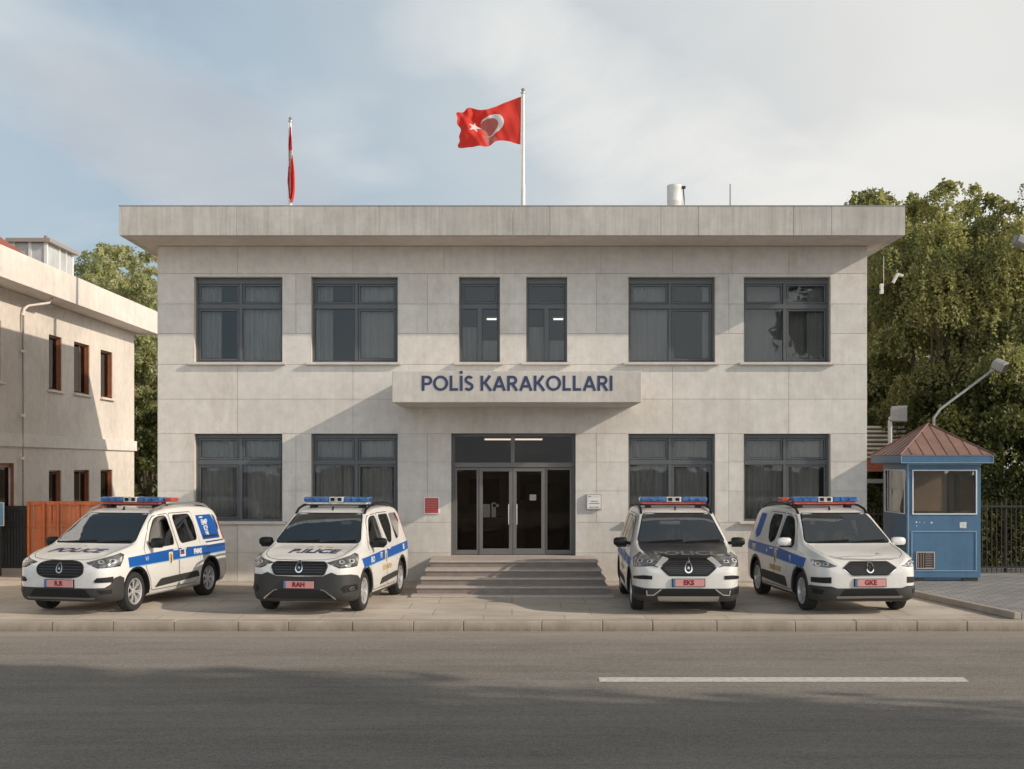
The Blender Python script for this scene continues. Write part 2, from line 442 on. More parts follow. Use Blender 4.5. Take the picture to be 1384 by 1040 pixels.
def window(x0, x1, z0, z1, kind, idx, upper):
    rr = random.Random(idx)
    fy = WY+.17; f = MB(); p = MB(); s = MB(); gk = MB(); cu = MB()
    T = .055
    head = .13 if upper else .10
    f.box(x0, x1, fy, fy+.07, z1-head, z1); f.box(x0, x1, fy, fy+.07, z0, z0+.045)
    f.box(x0, x0+T, fy, fy+.07, z0+.045, z1-head); f.box(x1-T, x1, fy, fy+.07, z0+.045, z1-head)
    zt = z1-.60
    f.box(x0+T, x1-T, fy-.006, fy+.07, zt-.05, zt+.05)
    def pane(a, c, lo, hi, fr=.03, inset=.02, sash=False):
        if sash:
            q = .045
            f.box(a+.008, c-.008, fy+.012, fy+.055, hi-q, hi-.008); f.box(a+.008, c-.008, fy+.012, fy+.055, lo+.008, lo+q)
            f.box(a+.008, a+q, fy+.012, fy+.055, lo+q, hi-q); f.box(c-q, c-.008, fy+.012, fy+.055, lo+q, hi-q)
            a, c, lo, hi = a+q, c-q, lo+q, hi-q
        e = .007
        gk.box(a, a+e, fy+.024, fy+.05, lo+e, hi-e); gk.box(c-e, c, fy+.024, fy+.05, lo+e, hi-e)
        gk.box(a, c, fy+.024, fy+.05, lo, lo+e); gk.box(a, c, fy+.024, fy+.05, hi-e, hi)
        p.box(a+e, c-e, fy+.032, fy+.038, lo+e, hi-e)
    if kind == 'w':
        xm = x0+(x1-x0)*(.51 if x0 < 0 else .49)
        f.box(xm-.035, xm+.035, fy-.009, fy+.07, z0+.045, zt-.05); f.box(xm-.035, xm+.035, fy-.009, fy+.07, zt+.05, z1-head)
        for a, c in ((x0+T, xm-.035), (xm+.035, x1-T)): pane(a, c, zt+.05, z1-head, sash=True)
        left = x0 < 0
        if idx in (1, 7): left = False
        pane(x0+T, xm-.035, z0+.045, zt-.05, sash=left); pane(xm+.035, x1-T, z0+.045, zt-.05, sash=not left)
        cy = fy+.16
        if idx in (5,): wavy(cu, xm+.5, x1-.02, cy, z0, z1-.1, .02, .16, rr); wavy(cu, x0, xm+.6, cy+.25, z0, z1-.1, .012, .2, rr)  # rear curtain added to lighten the left pane, standing in for its sky reflection
        elif idx == 4: wavy(cu, x0, xm, cy, z0, z1-.05, .022, .13, rr); wavy(cu, x1-.22, x1, cy, z0, z1-.05, .02, .1, rr)
        elif idx == 0: wavy(cu, x0, x0+.5, cy, z0, z1-.05, .03, .10, rr); wavy(cu, xm-.1, x1, cy, z0, z1-.05, .02, .09, rr)
        elif idx == 1: wavy(cu, x0, x0+.42, cy, z0, z1-.05, .03, .12, rr); wavy(cu, xm-.05, x1, cy, z0, z1-.05, .016, .12, rr)
        else:
            wavy(cu, x0, x0+rr.uniform(.5, .8), cy, z0, z1-.05, .03, .11, rr); wavy(cu, x0+.5, xm+.3, cy+.07, z0, z1-.05, .02, .14, rr)
            wavy(cu, xm+.1, x1-rr.uniform(.0, .2), cy, z0, z1-.05, .025, .12, rr)
    else:
        xm = (x0+x1)/2
        pane(x0+T, x1-T, zt+.05, z1-head, sash=True)
        f.box(xm-.05, xm+.05, fy-.009, fy+.07, z0+.045, zt-.05)
        pane(x0+T, xm-.05, z0+.045, zt-.05); pane(xm+.05, x1-T, z0+.045, zt-.05)
        wavy(cu, x0, xm, fy+.3, z0, z1-1.0, .02, .09, rr); wavy(cu, xm-.02, x1, fy+.35, z0, z0+.5, .02, .2, rr)
    s.box(x0-.10, x1+.07, WY-.10, WY-.001, z0-.055, z0-.004); s.box(x0+.001, x1-.001, WY-.001, fy-.001, z0-.05, z0-.001+.002)
    w = sp(f, 'window', MT['frame'], bevel=.004)
    for mb, n, m in ((p, 'pane', MT['glass']), (gk, 'gasket', MT['gasket']), (cu, 'curtain', MT['curtain'])):
        o = mb.build(n, m, w, smooth=(n == 'curtain'))
    sl = s.build('sill', MT['sill'], w, bevel=.006)
    # plastered reveal lining
    r = MB(); q = .006
    r.box(x0-.001, x0+q, WY-.002, fy, z0+.001, z1); r.box(x1-q, x1+.001, WY-.002, fy, z0+.001, z1); r.box(x0+q, x1-q, WY-.002, fy, z1-q, z1+.001)
    r.build('reveal', MT['reveal'], w)
for i, (x0, x1, z0, z1, k) in enumerate(OPEN): window(x0, x1, z0, z1, k, i, i < 6)
# entrance
dx0, dx1, dz0, dz1 = DOOR; dy = WY+.20
f = MB(); p = MB(); T = .06; zt = wz(632); zt2 = wz(626)
f.box(dx0, dx1, dy, dy+.09, dz1-.06, dz1); f.box(dx0, dx0+T, dy, dy+.09, dz0, dz1-.06); f.box(dx1-T, dx1, dy, dy+.09, dz0, dz1-.06)
f.box(dx0+T, dx1-T, dy-.008, dy+.09, zt, zt+.10); xm = wx(693)
f.box(xm-.04, xm+.04, dy-.004, dy+.09, zt+.10, dz1-.06)
for a, c in ((dx0+T, xm-.04), (xm+.04, dx1-T)): p.box(a, c, dy+.04, dy+.047, zt+.10, dz1-.06)
px4 = [dx0+T, wx(647), xm, wx(737), dx1-T]
for k in range(4):
    a, c = px4[k]+.004, px4[k+1]-.004; q = .075 if k in (1, 2) else .045; yy = dy+.01 if k in (1, 2) else dy+.02
    f.box(a, c, yy, yy+.05, zt-q-.01, zt-.01); f.box(a, c, yy, yy+.05, dz0+.01, dz0+q+.06)
    f.box(a, a+q, yy, yy+.05, dz0+q+.06, zt-q-.01); f.box(c-q, c, yy, yy+.05, dz0+q+.06, zt-q-.01)
    p.box(a+q, c-q, yy+.022, yy+.028, dz0+q+.06, zt-q-.01)
d = sp(f, 'door', MT['dframe'], bevel=.004); p.build('pane', MT['doorglass'], d)
for s_ in (-1, 1):
    h = MB().tube([(xm+s_*.085, dy-.05, 1.20), (xm+s_*.085, dy-.05, 1.62)], .013, 10)
    h.tube([(xm+s_*.085, dy-.05, 1.24), (xm+s_*.085, dy+.012, 1.24)], .008, 6); h.tube([(xm+s_*.085, dy-.05, 1.58), (xm+s_*.085, dy+.012, 1.58)], .008, 6)
    h.build('handle', M('steel_handle', (.7, .7, .7), .25, .9), d, smooth=True)
r = MB(); q = .008
r.box(dx0-.001, dx0+q, WY-.002, dy, dz0, dz1); r.box(dx1-q, dx1+.001, WY-.002, dy, dz0, dz1); r.box(dx0+q, dx1-q, WY-.002, dy, dz1-q, dz1+.001)
r.build('reveal', M('door_reveal', (.10, .09, .085), .6), d)
# notices on the glass, furniture glimpsed in the lobby
for (a, c, z0_, z1_) in ((652, 662, 700, 682), (664, 670, 700, 680), (666, 674, 686, 682), (716, 725, 677, 669)):
    MB().box(wx(a), wx(c), dy+.026+.004, dy+.0315, wz(z0_), wz(z1_)).build('notice', MT['paper'] if a > 700 else MT['dimpaper'], d)
b = MB()
b.box(-1.2, -.2, 29.2, 29.8, .17, 1.25); b.box(.3, 1.2, 29.9, 30.3, .17, 2.0)
b.box(-1.0, -.3, 30.40, 30.46, 1.5, 2.1); b.box(.2, .7, 30.40, 30.46, 1.6, 2.2)
sp(b, 'reception_desk', M('lobby_timber', (.16, .10, .07), .5, var=.3))
# ceiling tubes inside
def tube_lamp(px0, px1, py, Y, label):
    t = thing('ceiling_light', label, 'ceiling light', (PX((px0+px1)/2, Y), Y, PZ(py, Y)), group='ceiling tubes seen through the glass')
    w = (px1-px0)*Y/F/2
    MB().box(-w, w, -.03, .03, -.012, .02).build('tube', MT['tube'], t)
    MB().box(-w-.03, w+.03, -.05, .05, .022, .06).build('housing', MT['white'], t)
tube_lamp(655, 691, 594.5, 27.6, 'lit ceiling tube behind the left half of the entrance fanlight')
tube_lamp(696, 733, 594.5, 27.6, 'lit ceiling tube behind the right half of the entrance fanlight')
tube_lamp(658, 671, 432, 28.2, 'short lit tube seen through the left narrow upper window')
tube_lamp(748, 761, 432, 28.2, 'short lit tube seen through the right narrow upper window')
# canopy over the door with the name
CY0 = 24.04; cs = F/CY0
cx0, cx1, cz0, cz1 = (530-692)/cs, (867-692)/cs, EYE+84/cs, EYE+126/cs
b = MB().box(cx0, cx1, CY0, WY-.001, cz0, cz1)
can = sp(b, 'canopy', concrete('canopy_concrete', (.64, .60, .56), streak=.1, dark=.14), bevel=.008)
def stroke_letter(ch):
    """strokes of a bold humanist capital in a box of height 1; returns (strokes, width)"""
    A = lambda cx, cy, rx, ry, a0, a1, n=14: [(cx+rx*math.cos(R(a0+(a1-a0)*k/n)), cy+ry*math.sin(R(a0+(a1-a0)*k/n))) for k in range(n+1)]
    w = .0925
    if ch == 'P': return [[(w, 0), (w, 1)], [(w, 1-w), (.32, 1-w)]+A(.36, .68, .21, .227, 90, -90)+[(w, .453)]], .62
    if ch == 'R': return [[(w, 0), (w, 1)], [(w, 1-w), (.32, 1-w)]+A(.35, .69, .20, .217, 90, -90)+[(w, .473)], [(.33, .46), (.62, .0)]], .68
    if ch == 'O': return [A(.47, .5, .385, .42, 90, 450, 36)], .94
    if ch == 'L': return [[(w, 0), (w, 1)], [(w, w), (.52, w)]], .55
    if ch in 'Iİ': return [[(w, 0), (w, 1)]]+([[(w-.005, 1.12), (w-.005, 1.31)]] if ch == 'İ' else []), .185
    if ch == 'S': return [A(.30, .725, .195, .195, 28, 262, 16)+A(.285, .28, .215, .20, 82, -152, 16)], .58
    if ch == 'K': return [[(w, 0), (w, 1)], [(w, .47), (.26, .52), (.60, 1.0)], [(.27, .55), (.66, .0)]], .68
    if ch == 'A': return [[(.065, 0), (.40, .96)], [(.735, 0), (.40, .96)], [(.19, .30), (.61, .30)]], .80
    return [], .26
def strokes_to(mb, strokes, th, fx, y, d):
    for si, pts in enumerate(strokes):
        P = [Vector(p) for p in pts]; n = len(P); closed = (P[0]-P[-1]).length < 1e-4; Lf = []; Rt = []
        for i in range(n):
            a_ = P[i-1] if i else (P[-2] if closed else P[0]); b_ = P[i+1] if i < n-1 else (P[1] if closed else P[-1])
            dd = (b_-a_).normalized(); m = Vector((-dd.y, dd.x))*th/2
            if not closed and 0 < i < n-1:
                c = max(.5, (P[i]-P[i-1]).normalized().dot(dd)); m /= c
            Lf.append(P[i]+m); Rt.append(P[i]-m)
        yy = y-.0004*si; bs = len(mb.v)
        for q in (Lf, Rt):
            for v in q: X_, Z_ = fx(v); mb.v.append((X_, yy, Z_)); mb.v.append((X_, yy+d, Z_))
        o2 = 2*n
        for i in range(n-1):
            l0, l1, r0, r1 = bs+2*i, bs+2*i+2, bs+o2+2*i, bs+o2+2*i+2
            for f in ((l0, l1, r1, r0), (l0, l0+1, l1+1, l1), (r0, r1, r1+1, r0+1)): mb.f.append(list(f)); mb.m.append(0)
        for i in (0, n-1): mb.f.append([bs+2*i, bs+2*i+1, bs+o2+2*i+1, bs+o2+2*i]); mb.m.append(0)
txt = 'POLİS KARAKOLLARI'; sp_l = .085
tot = sum(stroke_letter(c)[1] for c in txt)+sp_l*(len(txt)-1)
tw = (828-570)/cs; capz = 20.5/cs; base_z = EYE+(628-528.5)/cs; b = MB(); x = (570-692)/cs; k = tw/tot
for c in txt:
    st_, w_ = stroke_letter(c)
    strokes_to(b, st_, .172, lambda v: (x+v.x*k, base_z+v.y*capz), CY0-.007, .0065)
    x += (w_+sp_l)*k
o = b.build('lettering', MT['navy']); o.parent = can
# steps
b = MB(); t2 = MB()
st = [(.045, 23.36, 555, 831, 0.0), (.175, 23.68, 562, 823, 0), (.305, 24.02, 568, 819, 0), (.435, 24.36, 574, 814, 0), (.56, 24.95, 580, 809, 0)]
for i, (z, y, a, c, _) in enumerate(st):
    xa, xb = (a-692)*y/F, (c-692)*y/F; zb = .002 if i == 0 else st[i-1][0]+.001
    if i: b.box(xa+.02, xb-.02, y+.025, WY-.035, zb, z-.035)
    t2.box(xa, xb, y, WY-.032, (z-.034) if i else .003, z)
sb = sp(b, 'steps', MT['step']); sb2 = t2.build('tread', MT['tread'], bevel=.006); sb2.parent = sb
# threshold at the door
o = sp(MB().box(dx0-.05, dx1+.05, WY-.03, dy+.1, .50, .558), 'threshold', MT['tread'])
# wall signs
def plaque(name, label, cat, x0, x1, y0, y1, face, border, lines, ink, depth=.07):
    X0, X1, Z0, Z1 = wx(x0), wx(x1), wz(y1), wz(y0); cx, cz = (X0+X1)/2, (Z0+Z1)/2; hw, hh_ = (X1-X0)/2, (Z1-Z0)/2
    t = thing(name, label, cat, (cx, WY, cz))
    MB().box(-hw, hw, -depth, -.001, -hh_, hh_).build('frame', border, t, bevel=.006)
    MB().box(-hw+.022, hw-.022, -depth-.004, -depth+.001, -hh_+.022, hh_-.022).build('face', face, t)
    m = MB(); rr = random.Random(3)
    for (zf, x0f, x1f, th) in lines:
        x = -hw+.03+(2*hw-.06)*x0f; xe = -hw+.03+(2*hw-.06)*x1f
        while x < xe-.004:
            w_ = rr.uniform(.008, .022); w_ = min(w_, xe-x)
            z = hh_-.03-(2*hh_-.06)*zf; hh2 = th*rr.uniform(.7, 1.1)
            m.box(x, x+w_*.8, -depth-.0065, -depth-.0042, z-hh2, z+hh2); x += w_+.004
    m.build('lettering', ink, t)
plaque('notice_board', 'square red notice with white border on the wall left of the entrance', 'sign', 573, 594, 672, 695,
       MT['red'], MT['white'], [(.14, .0, 1, .010), (.3, 0, .95, .010), (.46, .05, 1, .010), (.62, 0, .9, .01), (.78, .1, 1, .01), (.92, 0, .8, .008)], M('pale_red_ink', (.55, .22, .2), .6), .03)
plaque('wall_plaque', 'square white plaque with dark lines of writing right of the entrance', 'sign', 792, 813, 668, 689,
       MT['white'], M('plaque_rim', (.35, .33, .31), .5), [(.08, .05, .3, .012), (.10, .36, .95, .003), (.45, .2, .85, .008), (.62, .1, .95, .008), (.92, .12, .9, .009)], MT['ink'], .07)

# roof furniture
def flagpole(label, px, ptop, Y, r):
    X = PX(px, Y); t = thing('flagpole', label, 'flagpole', (X, Y, 7.425), group='flagpoles on the roof'); h = PZ(ptop, Y)-7.425
    MB().tube([(0, 0, 0), (0, 0, h*.35), (0, 0, h*.36), (0, 0, h-.12)], [r*1.25, r*1.2, r, r*.8], 14).build('pole', MT['white'], t, smooth=True)
    MB().lathe([(0, h), (.035, h-.02), (.045, h-.045), (.03, h-.07), (.022, h-.09), (.05, h-.1), (.05, h-.125), (0, h-.126)], n=14).build('finial', MT['metal'], t, smooth=True)
    MB().box(-.12, .12, -.12, .12, 0.001, .03).build('base_plate', MT['metal'], t)
    MB().tube([(-.05, -.03, .6), (-.045, -.035, h*.5), (-.04, -.03, h-.15)], .006, 5).build('halyard', MT['white'], t)
    return X
flagpole('tall white flagpole standing mid roof with the spread red flag', 707, 119, 28, .04)
flagpole('white flagpole on the left of the roof with the limp flag', 392.5, 158, 30, .034)
FR = M('flag_red', (.72, .045, .03), .75, var=.06, vs=5); FW = M('flag_white', (.78, .76, .76), .75); FP = M('flag_faded_red', (.50, .15, .13), .75)
def cloth_shader(m):
    t = m.node_tree; b = t.nodes['Principled BSDF']; out = [n for n in t.nodes if n.type == 'OUTPUT_MATERIAL'][0]
    tl = t.nodes.new('ShaderNodeBsdfTranslucent'); tl.inputs[0].default_value = b.inputs['Base Color'].default_value
    mx = t.nodes.new('ShaderNodeMixShader'); mx.inputs[0].default_value = .35
    t.links.new(b.outputs[0], mx.inputs[1]); t.links.new(tl.outputs[0], mx.inputs[2]); t.links.new(mx.outputs[0], out.inputs['Surface'])
for m in (FR, FW, FP): cloth_shader(m)
def interp(pts, u):
    u = u*(len(pts)-1); i = min(int(u), len(pts)-2); t = u-i
    P = [Vector(pts[max(0, min(len(pts)-1, k))]) for k in (i-1, i, i+1, i+2)]
    return .5*((2*P[1])+(-P[0]+P[2])*t+(2*P[0]-5*P[1]+4*P[2]-P[3])*t*t+(-P[0]+3*P[1]-3*P[2]+P[3])*t**3)
def instar(x, y, cx, cy, r, rot):
    dx, dy = x-cx, y-cy; rr = math.hypot(dx, dy)
    if rr > r: return False
    a = (math.atan2(dy, dx)-rot) % (2*math.pi/5); a = min(a, 2*math.pi/5-a)
    ri = r*.382; ax, ay = r, 0; bx, by = ri*math.cos(math.pi/5), ri*math.sin(math.pi/5)
    px, py = rr*math.cos(a), rr*math.sin(a)
    return (bx-ax)*(py-ay)-(by-ay)*(px-ax) > 0
def spread_flag():
    Y = 28; n, mrows = 220, 140
    top = [(704.5, 131), (694, 134.5), (680, 140), (667, 146), (656, 150), (645, 148), (634, 146), (626, 152), (618.5, 153.5)]
    bot = [(703.5, 196), (695, 194), (684, 191), (672, 191), (664, 196), (657, 199.5), (645, 199), (632, 199), (621.5, 200)]
    fly = lambda v: (-1.8*math.sin(v*9)-1.2*math.sin(v*21+1))
    vs = []; fs = []; mi = []
    for i in range(n+1):
        u = i/n; a, c = interp(top, u), interp(bot, u)
        for j in range(mrows+1):
            v = j/mrows; p = a.lerp(c, v); p.x += fly(v)*u**6
            d = .10*u*math.sin(u*11+v*2.6+.4)+.05*math.sin(u*23-v*5)*u+.05*math.sin((u*1.0+v*.9)*8)*u**.5+.018*math.sin(u*46+v*9)*u
            vs.append((PX(p.x, Y), Y-.02+d, PZ(p.y, Y)))
    for i in range(n):
        for j in range(mrows):
            fs.append([i*(mrows+1)+j, (i+1)*(mrows+1)+j, (i+1)*(mrows+1)+j+1, i*(mrows+1)+j+1])
            x, y = (i+.5)/n*1.5, 1-(j+.5)/mrows
            k = 0
            disc = math.hypot((x-.735)/1.0, y-.50)
            out = math.hypot((x-.675)/1.0, y-.52)
            if disc < .235: k = 2
            elif out < .285: k = 1
            elif y < .30 and abs(x-.80+.3*(.3-y)) < .17 and y > .03: k = 2
            if instar(x, y, 1.10, .50, .15, math.pi): k = 1
            if instar(x, y, 1.085, .50, .17, 2.1) and k == 0: k = 0
            mi.append(k)
    b = MB(); b.v, b.f, b.m = vs, fs, mi
    o = b.build('flag', [FR, FW, FP], smooth=True)
    return tag(o, 'spread red flag with white crescent and star blowing to the left of the tall pole', 'flag')
spread_flag()
def limp_flag():
    Y = 29.95; n, mrows = 60, 90; vs = []; fs = []; mi = []
    L = [(392, 172), (390.5, 188), (390, 205), (389.5, 225), (388, 242), (388.5, 252), (390, 262), (391, 268)]
    Rr = [(393.5, 172), (394.5, 188), (395, 200), (396, 215), (397.5, 232), (398, 250), (397.5, 262), (395, 274)]
    for i in range(n+1):
        u = i/n
        for j in range(mrows+1):
            v = j/mrows; a, c = interp(L, v), interp(Rr, v)
            px = a.x+(c.x-a.x)*(u+.12*math.sin(u*15)*math.sin(v*3)); py = a.y+(c.y-a.y)*u
            vs.append((PX(px, Y), Y-.02+.10*math.sin(u*18+v*1.5)*(.4+v*.8), PZ(py, Y)))
    for i in range(n):
        for j in range(mrows):
            fs.append([i*(mrows+1)+j, (i+1)*(mrows+1)+j, (i+1)*(mrows+1)+j+1, i*(mrows+1)+j+1])
            v = j/mrows; u = i/n
            mi.append(1 if .27+.05*u < v < .42+.04*math.sin(u*5) else 0)
    b = MB(); b.v, b.f, b.m = vs, fs, mi
    tag(b.build('flag', [FR, FW], smooth=True), 'red flag with a white patch hanging limp in narrow folds on the left pole', 'flag')
limp_flag()
Y = 28.5; X = PX(911.5, Y)
t = thing('roof_vent', 'stubby white round vent pipe with a hooked cable on the flat roof', 'vent pipe', (X, Y, 7.425))
h = PZ(250, Y)-7.425
MB().lathe([(0, 0), (.16, 0), (.135, .05), (.135, h*.55), (.145, h*.56), (.145, h*.6), (.15, h*.61), (.165, h*.7), (.17, h*.71), (.165, h*.72), (.165, h-.1), (.17, h-.09), (.165, h-.02), (.12, h), (0, h)], n=28).build('pipe', MT['white'], t, smooth=True)
MB().tube([(.20, -.05, 0), (.23, -.05, h*.4), (.21, -.05, h*.75), (.19, -.05, h-.08), (.165, -.05, h-.05)], .014, 7).build('cable', MT['black'], t, smooth=True)
MB().box(.16, .24, -.09, -.02, h-.1, h-.045).build('clip', MT['black'], t)
Y = 28.5; X = PX(987, Y); t = thing('roof_antenna', 'thin bare metal rod standing up from the right side of the roof', 'antenna', (X, Y, 7.425))
h = PZ(249, Y)-7.425
MB().tube([(0, 0, 0), (0, 0, h)], [.02, .014], 8).build('rod', M('grey_rod', (.22, .22, .23), .5, .5), t); MB().box(-.06, .06, -.06, .06, 0.001, .03).build('foot', MT['metal'], t)
# ------------------------------------------------------------------ neighbour building
NX = -11.55; NFX = -10.92; NE = 38.9; NS = 21.0
def ny(px): return -NX*F/(692-px)
nb_ = thing('neighbour_building', 'cream rendered house at the left with brown windows and red tiled roof', 'building', (NX, NE, 0))
def npart(mb, name, mats, par=None, **k):
    o = mb.build(name, mats, **k)
    if par is None: o.parent = nb_; o.location = (-NX, -NE, 0)
    else: o.parent = par
    return o
# windows of the facade (Y range, z range)
NW = [(ny(66), ny(83.5), 4.32, 5.70), (ny(100), ny(121), 4.34, 5.70), (ny(136), ny(152), 4.34, 5.68),
      (ny(66), ny(83), .95, 2.30), (ny(100), ny(121), .95, 2.30), (ny(136), ny(152), .95, 2.30), (ny(-40), ny(1.5), 4.32, 5.7), (ny(-60), ny(20), .06, 2.48)]
def ywin(rect): return rect
b = MB()
zall = (0.002, 6.46)
for r in minus((NS, NE, zall[0], zall[1]), NW): b.box(NX-.3, NX, r[0], r[1], r[2], r[3])
b.box(NX-9, NX-.301, NE-.3, NE, .002, 6.46); b.box(NX-9, NX-.301, NS, NS+.3, .002, 6.46); b.box(NX-9, NX-8.7, NS+.301, NE-.301, .002, 6.46)
npart(b, 'wall', MT['cream'])
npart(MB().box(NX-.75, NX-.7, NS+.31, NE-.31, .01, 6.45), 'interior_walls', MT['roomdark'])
npart(MB().box(NX+.001, NX+.07, NS-.07, NE+.07, 2.86, 3.16).box(NX-9, NX+.0, NE+.001, NE+.07, 2.86, 3.16), 'belt_course', MT['creamlite'], bevel=.01)
b = MB(); ysn = [NS-.6, 24.4, ny(20), 31.5, 35, NE+.62]
for j in range(5): b.box(NX-9.6, NFX, ysn[j]+.004, ysn[j+1]-.004, 6.47, 7.15, tone=rp.random())
b.box(NX-9.5, NFX-.03, NS-.55, NE+.58, 6.475, 7.14)
npart(b, 'fascia', MT['creamlite'])
for k, (y0, y1, z0, z1) in enumerate(NW):
    f = MB(); fx = NX-.09
    if k < 7:
        T = .045; f.box(fx-.06, fx, y0, y1, z1-T, z1); f.box(fx-.06, fx, y0, y1, z0, z0+T)
        f.box(fx-.06, fx, y0, y0+T, z0+T, z1-T); f.box(fx-.06, fx, y1-T, y1, z0+T, z1-T)
        ym = y0+(y1-y0)*(.62 if k % 3 == 1 else .55); f.box(fx-.055, fx-.02, ym-.02, ym+.02, z0+T, z1-T) if k % 3 == 1 else None
    else: f.box(fx-.06, fx, y0, y1, z1-.1, z1)
    w = npart(f, 'window' if k < 7 else 'doorway', MT['brown'], bevel=.004)
    MB().box(fx-.035, fx-.03, y0+.07, y1-.07, z0+.07, z1-.1).build('pane', MT['brownglass'], w)
    if k < 7: MB().box(NX+.001, NX+.09, y0-.07, y1+.07, z0-.06, z0-.004).build('sill', MT['creamlite'], w, bevel=.006)
    # brown side casing facing the street
    MB().box(fx+.001, NX-.02, y1-.03, y1-.001, z0+.002, z1-.002).build('casing', MT['brown'], w)
# downpipe
py_ = ny(27)
b = MB(); b.tube([(NX+.07, py_, .05), (NX+.07, py_, 5.95), (NX+.085, py_+.03, 6.1), (NX+.13, py_+.16, 6.2), (NX+.4, py_+.75, 6.34), (NX+.45, py_+.85, 6.46)], .036, 10)
for z in (1.2, 2.6, 3.6, 5.1): b.lathe([(.046, -.03), (.065, -.03), (.065, .03), (.046, .03)], o=(NX+.07, py_, z), n=12)
npart(b, 'downpipe', MT['creamlite'], smooth=True)
# tiled hip roof
m, t_, bs = nt('red_roof_tiles'); v = coords(t_)
wv = t_.nodes.new('ShaderNodeTexWave'); wv.inputs['Scale'].default_value = 2.2; wv.inputs['Distortion'].default_value = .3; wv.bands_direction = 'Y'
t_.links.new(v, wv.inputs['Vector'])
cc = mixc(t_, 1.0, ramp(t_, noise(t_, v, 7, 5), [(.3, (.26, .075, .045)), (.7, (.44, .15, .09))]), ramp(t_, wv.outputs['Fac'], [(0, .6), (.5, 1.0)]), 'MULTIPLY')
t_.links.new(cc, bs.inputs['Base Color']); bs.inputs['Roughness'].default_value = .8; bumpn(t_, bs, wv.outputs['Fac'], .6, .03)
MT['rooftile'] = m
b = MB(); A = (NX-.1, 33.0, 7.2); B_ = (NX-.1, NS, 7.2); C_ = (NX-8.5, NS, 7.2); D_ = (NX-8.5, 33.0, 7.2); E_ = (NX-4.2, 29, 10.55); G_ = (NX-4.2, NS+2, 10.55)
b.add([A, B_, C_, D_, E_, G_], [(0, 1, 5, 4), (1, 2, 5), (2, 3, 4, 5), (3, 0, 4), (0, 3, 2, 1)])
npart(b, 'roof', m)
# glazed roof box
b = MB(); x1_, x0_, y0_, y1_ = -12.5, -13.45, 34.2, 36.3
b.box(x0_, x1_, y0_, y1_, 7.15, 7.5)
for (xa, xb, ya, yb) in ((x1_-.08, x1_, y0_, y0_+.1), (x1_-.08, x1_, y1_-.1, y1_), (x0_, x0_+.08, y0_, y0_+.1), (x0_+.45, x0_+.53, y0_, y0_+.06), (x1_-.06, x1_-.001, y0_+.95, y0_+1.03), (x1_-.06, x1_-.001, y0_+1.5, y0_+1.56)):
    b.box(xa, xb, ya, yb, 7.501, 8.42)
pent = npart(b, 'roof_box', MT['white'])
MB().box(x0_-.12, x1_+.12, y0_-.12, y1_+.1, 8.421, 8.52).build('roof_slab', M('roof_slab', (.30, .27, .25), .7), pent)
MB().box(x0_+.03, x1_-.03, y0_+.03, y1_-.03, 7.51, 8.41).build('pane', M('pale_pane', (.45, .47, .47), .25, var=.2, vs=1.5), pent)
MB().lathe([(0, .16), (.04, .14), (.05, .08), (.09, .05), (.09, 0)], o=((x0_+x1_)/2+.3, y0_+.4, 8.521), n=10).build('cowl', MT['boothroof'], pent)

# ------------------------------------------------------------------ fences
t = thing('steel_fence', 'orange brown ribbed sheet steel fence behind the leftmost van', 'fence', (-10.85, 28.55, 0))
b = MB(); x = 0; rr = random.Random(2); k = 0
while x < 3.40:
    w_ = .105; d_ = .035 if k % 2 else 0; b.box(x, x+w_-.004, d_, d_+.02, .06, 1.54); x += w_; k += 1
b.build('bar_panel', MT['orange'], t, bevel=.006)
MB().box(-.02, 3.43, -.03, .055, 1.541, 1.62).box(-.02, 3.43, -.012, -.001, 1.05, 1.10).box(-.02, 3.43, -.012, -.001, .25, .30).build('rail', MT['orange'], t, bevel=.01)
for xx in (.02, .36, .68, 1.7, 2.6, 3.4): MB().tube([(xx, -.05, 0), (xx, -.05, 1.6)], .035, 12).build('post', MT['orange'], t, smooth=True)
t = thing('picket_fence', 'low black metal fence at the left edge beside the orange fence', 'fence', (-14.25, 28.6, 0))
b = MB(); 
for i in range(48): b.box(i*.07, i*.07+.035, 0, .02, .16, 1.5)
b.build('bar_panel', MT['black'], t)
MB().box(-.1, 3.36, -.02, .03, 1.42, 1.52).box(-.1, 3.36, -.02, -.001, 1.05, 1.09).box(-.1, 3.36, -.02, -.001, .12, .2).build('rail', MT['black'], t)
MB().box(-.1, 3.36, .06, .09, .16, 1.50).build('backing_sheet', M('grey_mesh', (.10, .10, .10), .7, var=.2), t)
MB().box(-.1, 3.3, -.06, .14, .002, .12).build('base_kerb', MT['kerb'], t)
MB().box(1.28, 1.34, -.04, .04, 0.13, 1.56).build('post', MT['black'], t)
t = thing('blue_sign', 'pale blue board on a thin black post cut off by the left edge', 'sign', (PX(-4, 27.9), 27.9, 0))
MB().box(-.25, .13, -.03, 0, 1.12, 1.60).build('board', M('pale_blue_board', (.16, .34, .5), .5, var=.15, vs=8), t)
MB().box(-.25, .15, .001, .03, 1.10, 1.62).build('rim', MT['white'], t); MB().box(.03, .07, .031, .07, 0, 1.5).build('post', MT['black'], t)
def bars(name, label, x0, x1, y, z0, z1, step, tilt=0):
    t = thing(name, label, 'fence', (x0, y, z0)); W_ = x1-x0; H_ = z1-z0; b = MB(); n = int(W_/step)
    for i in range(n+1): b.tube([(i*step, 0, .0), (i*step, 0, H_)], .011, 6)
    b.build('bar_panel', MT['brbar'], t)
    MB().box(-.02, W_+.02, -.02, .02, H_-.16, H_-.12).box(-.02, W_+.02, -.02, .02, .1, .14).build('rail', MT['black'], t)
    for i in range(0, n+1, 14): MB().box(i*step-.03, i*step+.03, .021, .07, 0, H_+.03).build('post', MT['black'], t)
